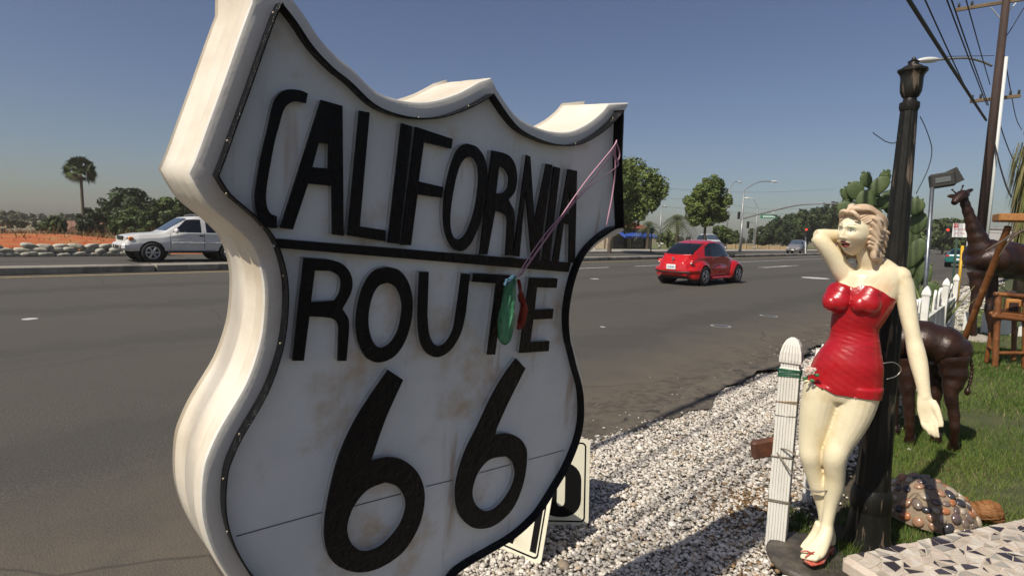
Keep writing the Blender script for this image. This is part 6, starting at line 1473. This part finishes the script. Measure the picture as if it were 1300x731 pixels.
# ================================================================== BUILDINGS BEYOND
m_stucco = mat('stucco', (.34, .28, .2), .9, var=(.27, .22, .16), vscale=2); m_roof = mat('roof_tile', (.20, .10, .065), .85, var=(.14, .075, .05), vscale=3); m_rroof = mat('red_roof', (.34, .085, .05), .85, var=(.26, .06, .04), vscale=2)
m_blue = mat('awning_blue', (.03, .09, .42), .7, var=(.025, .07, .34), vscale=3); m_shopgl = mat('shop_glass', (.02, .025, .03), .1)
# shop with blue awnings
A = GY(768, 36.5); B = GY(822, 36.5); Lx = B[0] - A[0]; zr = zat(B, 291)
shop = thing('shop', 'small stucco shop with red tiled roof and two blue awnings', 'building', ((A[0] + B[0]) / 2, 36.5 + 4, 0))
part2 = lambda t, n_, m, fn: (lambda b: (fn(b), b.obj(n_, m, t, world=True)))(MB())[1]
part2(shop, 'wall', m_stucco, lambda b: b.box((A[0] + Lx / 2, 40.6, zr / 2), (Lx, 8, zr)))
part2(shop, 'roof', m_rroof, lambda b: b.add([(A[0] - .5, 36, zr + .01), (B[0] + .5, 36, zr + .01), (B[0] + .5, 45, zr + .01), (A[0] - .5, 45, zr + .01), (A[0] + Lx * .3, 40.5, zr + 1.7), (B[0] - Lx * .3, 40.5, zr + 1.7)], [(0, 1, 5, 4), (1, 2, 5), (2, 3, 4, 5), (3, 0, 4), (3, 2, 1, 0)]))
for i in range(2):
    x0 = A[0] + Lx * (.2 + .41 * i); x1 = x0 + Lx * .38; z0_, z1 = zat(B, 303), zat(B, 294)
    part2(shop, 'shopfront_window', m_shopgl, lambda b: b.box(((x0 + x1) / 2, 36.58, z0_ * .5 + .1), (x1 - x0, .1, z0_ * .95)))
    part2(shop, 'awning', m_blue, lambda b: b.add([(x0, 36.55, z1), (x1, 36.55, z1), (x1, 35.1, z0_ + .25), (x0, 35.1, z0_ + .25), (x0, 35.1, z0_), (x1, 35.1, z0_), (x0, 36.55, z1 - .04), (x1, 36.55, z1 - .04)], [(0, 3, 2, 1), (3, 4, 5, 2), (0, 6, 4, 3), (1, 2, 5, 7)]))
for f in (.02, .5, .98): part2(shop, 'pillar', m_stucco, lambda b: b.box((A[0] + Lx * f, 36.3, zr / 2), (.34, .34, zr)))
# house with a brown roof, left
hq = GX(90, 84); hz0 = float(ground_z(hq[0], hq[1])); hrot = AZ - math.pi / 2; house = thing('house', 'low house with brown gabled roof beyond the orange mound', 'house', (hq[0], hq[1], hz0), hrot)
zr = zat(hq, 292) - hz0; zt_ = zat(hq, 280.5) - hz0; m_hw = mat('house_wall', (.16, .13, .11), .9)
hb = lambda n_, m, fn: (lambda b: (fn(b), b.obj(n_, m, house)))(MB())[1]
hb('wall', m_hw, lambda b: b.box((0, 3, zr / 2), (5.2, 6, zr)))
hb('roof', m_roof, lambda b: b.add([(-3, -.4, zr), (3, -.4, zr), (3, 6.4, zr), (-3, 6.4, zr), (-3, 3, zt_), (3, 3, zt_)], [(0, 1, 5, 4), (2, 3, 4, 5), (0, 4, 3), (1, 2, 5), (3, 2, 1, 0)]))
hb('porch_roof', m_roof, lambda b: b.add([(.2, -1.6, zr - .3), (2.8, -1.6, zr - .3), (2.8, .2, zr - .3), (.2, .2, zr - .3), (1.5, -1.7, zr + .6), (1.5, .3, zr + .6)], [(0, 1, 4), (1, 2, 5, 4), (3, 0, 4, 5), (2, 3, 5), (3, 2, 1, 0)]))
hb('window', m_shopgl, lambda b: b.box((-1.3, -.02, zr * .55), (1.3, .06, .9))); hb('door', m_hw, lambda b: b.box((1.4, -.03, 1.0), (.9, .06, 2.0)))
# brown board wall and utility cabinet at the field edge
wq = GX(28, 40); wl = thing('board_wall', 'low brown board wall beyond the orange mound', 'wall', (wq[0], wq[1], 0), hrot); m_bw = mat('brown_boards', (.17, .105, .07), .9, var=(.12, .075, .05), vscale=3)
bb = MB(); zw = max(.4, zat(wq, 292.5)); bb.box((0, 0, zw / 2), (.38, .06, zw), bev=.01); proto = None
for i in range(16):
    if proto is None: o = proto = bb.obj('board', m_bw, wl)
    else: o = proto.copy(); COL.objects.link(o)
    o.location = (-4.4 + .4 * i, random.uniform(-.02, .02), random.uniform(-.05, .03))
cq = GX(2, 38); cb = MB(); cb.box((cq[0], cq[1], .3), (.4, .35, .62), bev=.03); cb.box((cq[0], cq[1], .64), (.46, .4, .06), bev=.02)
setp(cb.obj('utility_cabinet', mat('cabinet_teal', (.09, .13, .14), .6)), 'blue-grey utility cabinet at the end of the board wall', 'cabinet')
# tan block wall beyond the junction
tw0, tw1 = GX(918, 92), GX(1002, 92); twl = thing('block_wall', 'low tan block wall beyond the junction', 'wall', ((tw0 + tw1) / 2 * [1, 1, 0])); d = nrm(tw1 - tw0); L_ = np.linalg.norm(tw1 - tw0)
bw = MB(); zw = zat((tw0 + tw1) / 2, 311.5); bw.box((tw0 + tw1) / 2 + UPZ * zw / 2, (L_, .3, zw), ax=[d, np.array([-d[1], d[0], 0]), UPZ]); bw.obj('panel', mat('tan_block', (.42, .31, .17), .9, var=(.36, .26, .14), vscale=1), twl, world=True)
for f in np.linspace(0, 1, 7):
    b = MB(); b.box(tw0 * (1 - f) + tw1 * f + UPZ * (zw + .1) / 2, (.4, .45, zw + .12)); b.obj('pier', mat('tan_pier', (.33, .24, .13), .9), twl, world=True)
wb = GX(1262, 100); wbt = thing('white_building', 'pale flat-roofed building with sign panels behind the giraffe neck', 'building', (wb[0], wb[1], 0), hrot); zz = zat(wb, 291)
b = MB(); b.box((0, 0, zz / 2), (7, 4, zz)); b.obj('wall', mat('pale_wall', (.55, .53, .5), .8), wbt); b = MB(); b.box((0, 0, zz + .1), (7.3, 4.3, .25)); b.obj('parapet', mat('pale_trim', (.4, .38, .36), .8), wbt)
for xx_ in (-2.2, 0, 2.2): b = MB(); b.box((xx_, -2.02, zz * .45), (1.4, .08, 1.3)); b.obj('window', m_shopgl, wbt)

# ================================================================== STREET FURNITURE
m_gal = mat('galvanised', (.34, .34, .33), .45, metal=.5, var=(.26, .26, .25), vscale=3); m_lens = mat('lamp_head', (.62, .62, .6), .4)
def street_light(label, px, dep, ytop, arm_px, arm_y, group='cobra-head street lamps'):
    g = GX(px, dep); t = thing('street_light', label, 'street light', (g[0], g[1], 0), 0, group); zt = zat(g, ytop)
    b = MB(); b.tube([g, np.array([g[0], g[1], zt])], [.13, .075], 10); b.lathe([(.2, 0), (.2, .35), (.14, .5)], g, 12); b.obj('pole', m_gal, t, world=True, smooth=True)
    e = PD(arm_px, arm_y, dep); top = np.array([g[0], g[1], zt]); mid = top * .5 + e * .5 + UPZ * .35 * abs(e[2] - zt)
    b = MB(); b.tube(catmull([top, mid, e], 6), .055, 8); b.obj('arm', m_gal, t, world=True, smooth=True)
    dd = nrm(e - mid); dd = nrm([dd[0], dd[1], 0]); b = MB(); b.ball(e + dd * .35, (.48, .17, .12), 14, 8, ax=[dd, np.cross(UPZ, dd), UPZ]); b.obj('lamp_head', m_lens, t, world=True, smooth=True)
    return t
street_light('street lamp with short curved arm just right of the compact street tree', 921, 82, 239, 937, 231)
sl2 = street_light('tall street lamp with long arm above the traffic signal mast', 939, 70, 241, 980, 230.5)
street_light('shorter street lamp whose arm bends back over the signal mast', 958, 92, 263, 951, 251.5)
street_light('pale street lamp between the two bright green trees', 837, 76, 266, 843, 262)
m_sig = mat('signal_black', (.015, .015, .014), .6); m_redl = mat('signal_red', (.55, .015, .01), .3, emit=((1, .05, .02), 2.5)); m_off = mat('signal_dark', (.03, .03, .03), .2); m_sgrn = mat('street_sign_green', (.02, .17, .09), .5)
def signal_head(t, c, dep, lit, sc=1.0, tp=True):
    f = -nrm([c[0], c[1], 0]); r = np.array([f[1], -f[0], 0]); b = MB(); b.box(c, (.42 * sc, .3 * sc, 1.15 * sc), ax=[r, f, UPZ], bev=.03); ho_ = b.obj('housing', m_sig, t, world=True)
    for i, dz in enumerate((.36, 0, -.36)):
        b = MB(); b.lathe([(.13 * sc, 0), (.12 * sc, .02)], c + f * .16 * sc + UPZ * dz * sc, 14, ax=[r, UPZ, f]); b.obj('lens', m_redl if (lit and i == 0) else m_off, t, world=True)
        b = MB(); b.tube([c + f * .15 * sc + UPZ * (dz + .13) * sc, c + f * .4 * sc + UPZ * (dz + .13) * sc], .12 * sc, 8, ry=.03 * sc); b.obj('visor', m_sig, t, world=True)
g = GX(939.5, 69.2); mast = thing('signal_mast', 'long traffic signal mast arm with green street-name sign over the junction', 'traffic signal', (g[0], g[1], 0))
b = MB(); b.tube([g, np.array([g[0], g[1], zat(g, 276)])], [.15, .11], 10); b.obj('pole', m_gal, mast, world=True, smooth=True)
b = MB(); b.tube(catmull([PD(941, 278, 69.2), PD(975, 269, 66), PD(1010, 261, 63), PD(1035, 259, 61), PD(1066, 258.5, 59), PD(1100, 259, 57)], 6), list(np.linspace(.11, .05, 31)), 8); b.obj('mast_arm', m_gal, mast, world=True, smooth=True)
c = PD(976, 275, 66); f = -nrm([c[0], c[1], 0]); r = np.array([-f[1], f[0], 0])
b = MB(); b.box(c, (1.75, .04, .42), ax=[r, f, UPZ]); sgo = b.obj('street_name_sign', m_sgrn, mast, world=True)
b = MB(); [b.box(c + f * .026 + r * x_, (.13, .004, .17), ax=[r, f, UPZ]) for x_ in np.linspace(-.55, .6, 7)]; b.obj('sign_lettering', m_plate, mast, world=True)
b = MB(); b.tube([c + UPZ * .2 + r * .5, PD(981, 267.5, 66)], .02, 6); b.obj('hanger', m_gal, mast, world=True)
signal_head(mast, PD(938, 273.5, 68.6), 68.6, False, .75)
g = GX(957, 88); sg = thing('traffic_signal', 'dark side-on traffic signal on a post left of the tan wall', 'traffic signal', (g[0], g[1], 0)); b = MB(); b.tube([g, PD(957.5, 283, 88), PD(951, 282, 88)], .07, 8); b.obj('post', m_gal, sg, world=True); signal_head(sg, PD(949.5, 285.5, 87.5), 88, False, .9)
g = GX(1022.5, 72); sg = thing('traffic_signal', 'traffic signal on a pale post beside the grey minivan', 'traffic signal', (g[0], g[1], 0)); b = MB(); b.tube([g, PD(1023, 291, 72)], .08, 8); b.obj('post', m_lens, sg, world=True); signal_head(sg, PD(1023.5, 295, 71.5), 72, True, .95)
# red signal hung on a span wire
g = PD(1203, 296, 62); sg = thing('traffic_signal', 'red traffic light hung on a span wire left of the giraffe head', 'traffic signal', (g[0], g[1], g[2])); signal_head(sg, g, 62, True, .95)
b = MB(); b.tube(catmull([PD(1120, 291, 62), PD(1203, 291.2, 62), PD(1245, 294, 62), PD(1330, 302, 62)], 6), .02, 6); b.obj('span_wire', m_sig, sg, world=True)
# parking sign
def text_mesh(name, txt, h, m, parent, o, ax, ay, an):
    cu = bpy.data.curves.new('t', 'FONT'); cu.body = txt; cu.size = h; cu.align_x = 'CENTER'; cu.align_y = 'CENTER'; cu.extrude = .001
    to = bpy.data.objects.new('t', cu); COL.objects.link(to); dg_ = bpy.context.evaluated_depsgraph_get(); me = to.evaluated_get(dg_).to_mesh()
    V = np.array([v.co[:] for v in me.vertices]); F = [tuple(p.vertices) for p in me.polygons]; bpy.data.objects.remove(to, do_unlink=True)
    return mesh_obj(name, o + V[:, :1] * ax + V[:, 1:2] * ay + V[:, 2:] * an, F, m, parent, world=True)
g = GX(1206, 15.2); g[2] = 0; ps = thing('parking_sign', 'small white no-parking sign with red lettering on a green post', 'sign', g); m_gp = mat('post_green', (.06, .10, .07), .6)
b = MB(); top = PD(1210.5, 284, 15.2); b.box((g[0], g[1], top[2] / 2), (.05, .05, top[2]), bev=.005); b.obj('post', m_gp, ps, world=True)
c = np.array([g[0], g[1], zat(g, 292.5)]); f = -nrm([c[0], c[1], 0]); r = np.array([-f[1], f[0], 0]); c = c + f * .05 + r * .04
b = MB(); b.box(c, (.31, .008, .36), ax=[r, f, UPZ], bev=.003); b.obj('plate', mat('sign_plate_white', (.74, .73, .7), .5), ps, world=True)
m_sr = mat('sign_red', (.55, .03, .03), .5); b = MB(); b.box(c + f * .006 + UPZ * .12 - r * .09, (.10, .004, .10), ax=[r, f, UPZ]); b.obj('red_panel', m_sr, ps, world=True)
text_mesh('lettering', 'NO', .07, m_plate, ps, c + f * .009 + UPZ * .12 - r * .09, r, UPZ, f); text_mesh('lettering', 'PARKING', .06, m_sr, ps, c + f * .006 + UPZ * .02, r, UPZ, f); text_mesh('lettering', 'ANY TIME', .045, m_sr, ps, c + f * .006 - UPZ * .08, r, UPZ, f)
b = MB(); b.tube([PD(1222, 312, 14.6), np.array([*GX(1214, 14.6)[:2], 0])], .035, 8); setp(b.obj('guy_wire_guard', mat('guard_yellow', (.62, .36, .02), .5), smooth=True), 'slanting yellow guy-wire guard behind the picket fence', 'guard')
# white folding barricade and dark bollard on the far pavement
g = GX(751, 53); br = thing('barricade', 'white folding barricade standing on the far pavement beside the shield', 'barricade', (g[0], g[1], .14), .4)
for sy in (-1, 1):
    for sx in (-1, 1): b = MB(); b.tube([(sx * .28, sy * .3, 0), (sx * .28, sy * .05, 1.0)], .035, 6); b.obj('leg', m_lens, br)
    for z_ in (.35, .85): b = MB(); b.box((0, sy * (.3 - .25 * z_) + sy * .04, z_), (.62, .03, .2)); b.obj('board', m_lens, br)
g = GX(826, 54); b = MB(); b.tube([g, g + UPZ * 1.9], .06, 8); b.box(g + UPZ * 2.1, (.3, .3, .5), bev=.04); setp(b.obj('signal_post', mat('dark_green', (.02, .05, .04), .6)), 'thin dark green post with a box top on the far pavement', 'post')

# ---- utility pole with crossarms, conduit, street lamp and wires
g = GX(1237, 22.5); g[2] = 0; up = thing('utility_pole', 'tall brown wooden utility pole with crossarms, white conduit and lamp arm', 'utility pole', g); D_ = 22.5
m_pole = mat('creosote_wood', (.03, .016, .012), .8, var=(.055, .03, .02), vscale=3, bump=.01, bscale=12, stretch=(1, 1, .15)); m_arm = mat('crossarm_wood', (.24, .17, .10), .85, var=(.17, .12, .07), vscale=3)
b = MB(); ztop = 12.2; b.tube([g, g + UPZ * ztop], [.17, .12], 14); b.obj('pole', m_pole, up, world=True, smooth=True)
rgt = nrm([cR[0], cR[1], 0]); fwd = nrm([cF[0], cF[1], 0])
b = MB(); b.tube([g + rgt * .24 + UPZ * .1 - fwd * .05, g + rgt * .19 + UPZ * 8.7 - fwd * .05], .065, 10); b.obj('conduit', mat('conduit_white', (.6, .62, .6), .5), up, world=True, smooth=True)
pzz = lambda y: g + UPZ * zat(g, y)
def crossarm(y, xl, xr, yl, yr):
    A_, B_ = PD(xl, yl, D_ - .2), PD(xr, yr, D_ - .2); b = MB(); dd = nrm(B_ - A_); b.box((A_ + B_) / 2, (np.linalg.norm(B_ - A_), .11, .13), ax=[dd, nrm(np.cross(UPZ, dd)), nrm(np.cross(dd, np.cross(UPZ, dd)))], bev=.01); ca = b.obj('crossarm', m_arm, up, world=True)
    for t_ in (.03, .2, .8, .97):
        q = A_ + (B_ - A_) * t_ + UPZ * .07; b = MB(); b.lathe([(.03, 0), (.055, .04), (.035, .08), (.05, .12), (.02, .17)], q, 10); b.obj('insulator', m_sig, ca, world=True, smooth=True)
crossarm(5, 1214, 1312, 13, -3); crossarm(126, 1232, 1295, 129, 122)
for xs_ in (1258, 1290):
    b = MB(); b.tube([PD(xs_, 10 if xs_ < 1270 else 4, D_ - .26), PD(1271, 25, D_ - .2)], .02, 6); b.obj('brace', m_lens, up, world=True)
e = PD(1191, 76, D_ - .4); b = MB(); b.tube(catmull([PD(1259, 84, D_), PD(1245, 78, D_ - .1), PD(1225, 74, D_ - .25), e], 6), .045, 8); b.obj('lamp_arm', m_gal, up, world=True, smooth=True)
b = MB(); dd = nrm(e - PD(1225, 74.5, D_ - .25)); b.ball(e + dd * .42, (.48, .15, .11), 16, 9, ax=[dd, nrm(np.cross(UPZ, dd)), nrm(np.cross(dd, np.cross(UPZ, dd)))]); b.obj('lamp_head', m_lens, up, world=True, smooth=True)
b = MB(); b.tube([PD(1197, 72, D_ - .4), PD(1262, 71, D_)], .012, 6); b.obj('stay_wire', m_sig, up, world=True)
m_cab = mat('cable_black', (.012, .012, .013), .6)
def wire(label, a_px, b_px, r, ztgt_y=None, sag=.25, far=None, group='overhead wires'):
    """from the pole (a_px) over the camera's side of the road, through the ray of b_px"""
    A_ = PD(a_px[0], a_px[1], D_ - .2); d = ray(*b_px); t_ = (A_[2] - sag - CAMH) / d[2]; B_ = cC + d * t_; C_ = A_ + (B_ - A_) * 3.6
    pts = []
    for s in np.linspace(0, 1, 22): p = A_ + (C_ - A_) * s; p[2] = A_[2] - 4 * sag * s * (1 - s) * .9; pts.append(p)
    b = MB(); b.tube(pts, r, 6); return setp(b.obj('overhead_cable', m_cab, None, smooth=True), label, 'cable', group)
wire('thick black overhead cable running to the utility pole', (1252, 153), (1150, 0), .04, group=None)
wire('thin overhead wire to the lower crossarm of the utility pole', (1233, 127), (1172, 0), .017)
for a_, b_ in (((1253, 134), (1200, 0)), ((1255, 134), (1206, 0))): wire('overhead wire of the twin pair meeting the pole under the lamp arm', a_, b_, .016, group='twin overhead wires')
wire('slim overhead wire crossing the lamp arm near the pole', (1257, 108), (1225, 0), .015, group=None)
def free_wire(label, pts, r, group):
    b = MB(); b.tube(catmull([PD(*p) for p in pts], 10), r, 6); return setp(b.obj('overhead_cable', m_cab, None, smooth=True), label, 'cable', group)
free_wire('wire looping from the pole top to the next pole', [(1273, 60, 22.4), (1282, 110, 26), (1290, 150, 32), (1297, 165, 38)], .02, None)
free_wire('drooping service cable beside the white conduit', [(1260, 170, 22.3), (1268, 205, 21), (1277, 235, 19), (1284, 250, 18)], .025, None)
free_wire('second drooping cable hanging from the pole', [(1264, 140, 22.3), (1275, 175, 24), (1285, 200, 28), (1298, 225, 34)], .02, None)
free_wire('wire crossing behind the upper crossarm', [(1300, 10, 22), (1285, 35, 22.2), (1268, 60, 22.4)], .018, None)
# next pole down the road
g2 = GX(1296, 40); p2 = thing('utility_pole', 'second utility pole standing farther along behind the shaggy palm', 'utility pole', (g2[0], g2[1], 0)); b = MB(); b.tube([g2 * [1, 1, 0], g2 * [1, 1, 0] + UPZ * zat(g2, 138)], [.2, .15], 12); b.obj('pole', m_pole, p2, world=True, smooth=True)
b = MB(); q = g2 * [1, 1, 0] + UPZ * zat(g2, 170); b.box(q, (1.8, .12, .14), ax=[rgt, fwd, UPZ]); b.obj('crossarm', m_arm, p2, world=True)
# thin far wires over the junction
for y0, y1 in ((238, 240), (262, 268), (251, 262)):
    b = MB(); b.tube(catmull([PD(838, y0, 80), PD(900, y0 + 5, 84), PD(980, y1 + 4, 90), PD(1060, y1, 98)], 6), .014, 5); setp(b.obj('overhead_cable', m_cab, None, smooth=True), 'faint wire strung high across the far junction', 'cable', 'far wires over the junction')

# ================================================================== HAZE
hm = bpy.data.materials.new('haze_air'); hm.use_nodes = True; hn = hm.node_tree.nodes; hn.clear()
pv_ = hn.new('ShaderNodeVolumePrincipled'); ho_ = hn.new('ShaderNodeOutputMaterial'); hm.node_tree.links.new(pv_.outputs[0], ho_.inputs['Volume'])
pv_.inputs['Color'].default_value = (.88, .80, .70, 1); pv_.inputs['Density'].default_value = .0006; pv_.inputs['Anisotropy'].default_value = .2
hb_ = MB(); hb_.box((60, 60, 6), (1300, 1300, 22)); hz_ = hb_.obj('haze', hm); hz_['kind'] = 'stuff'
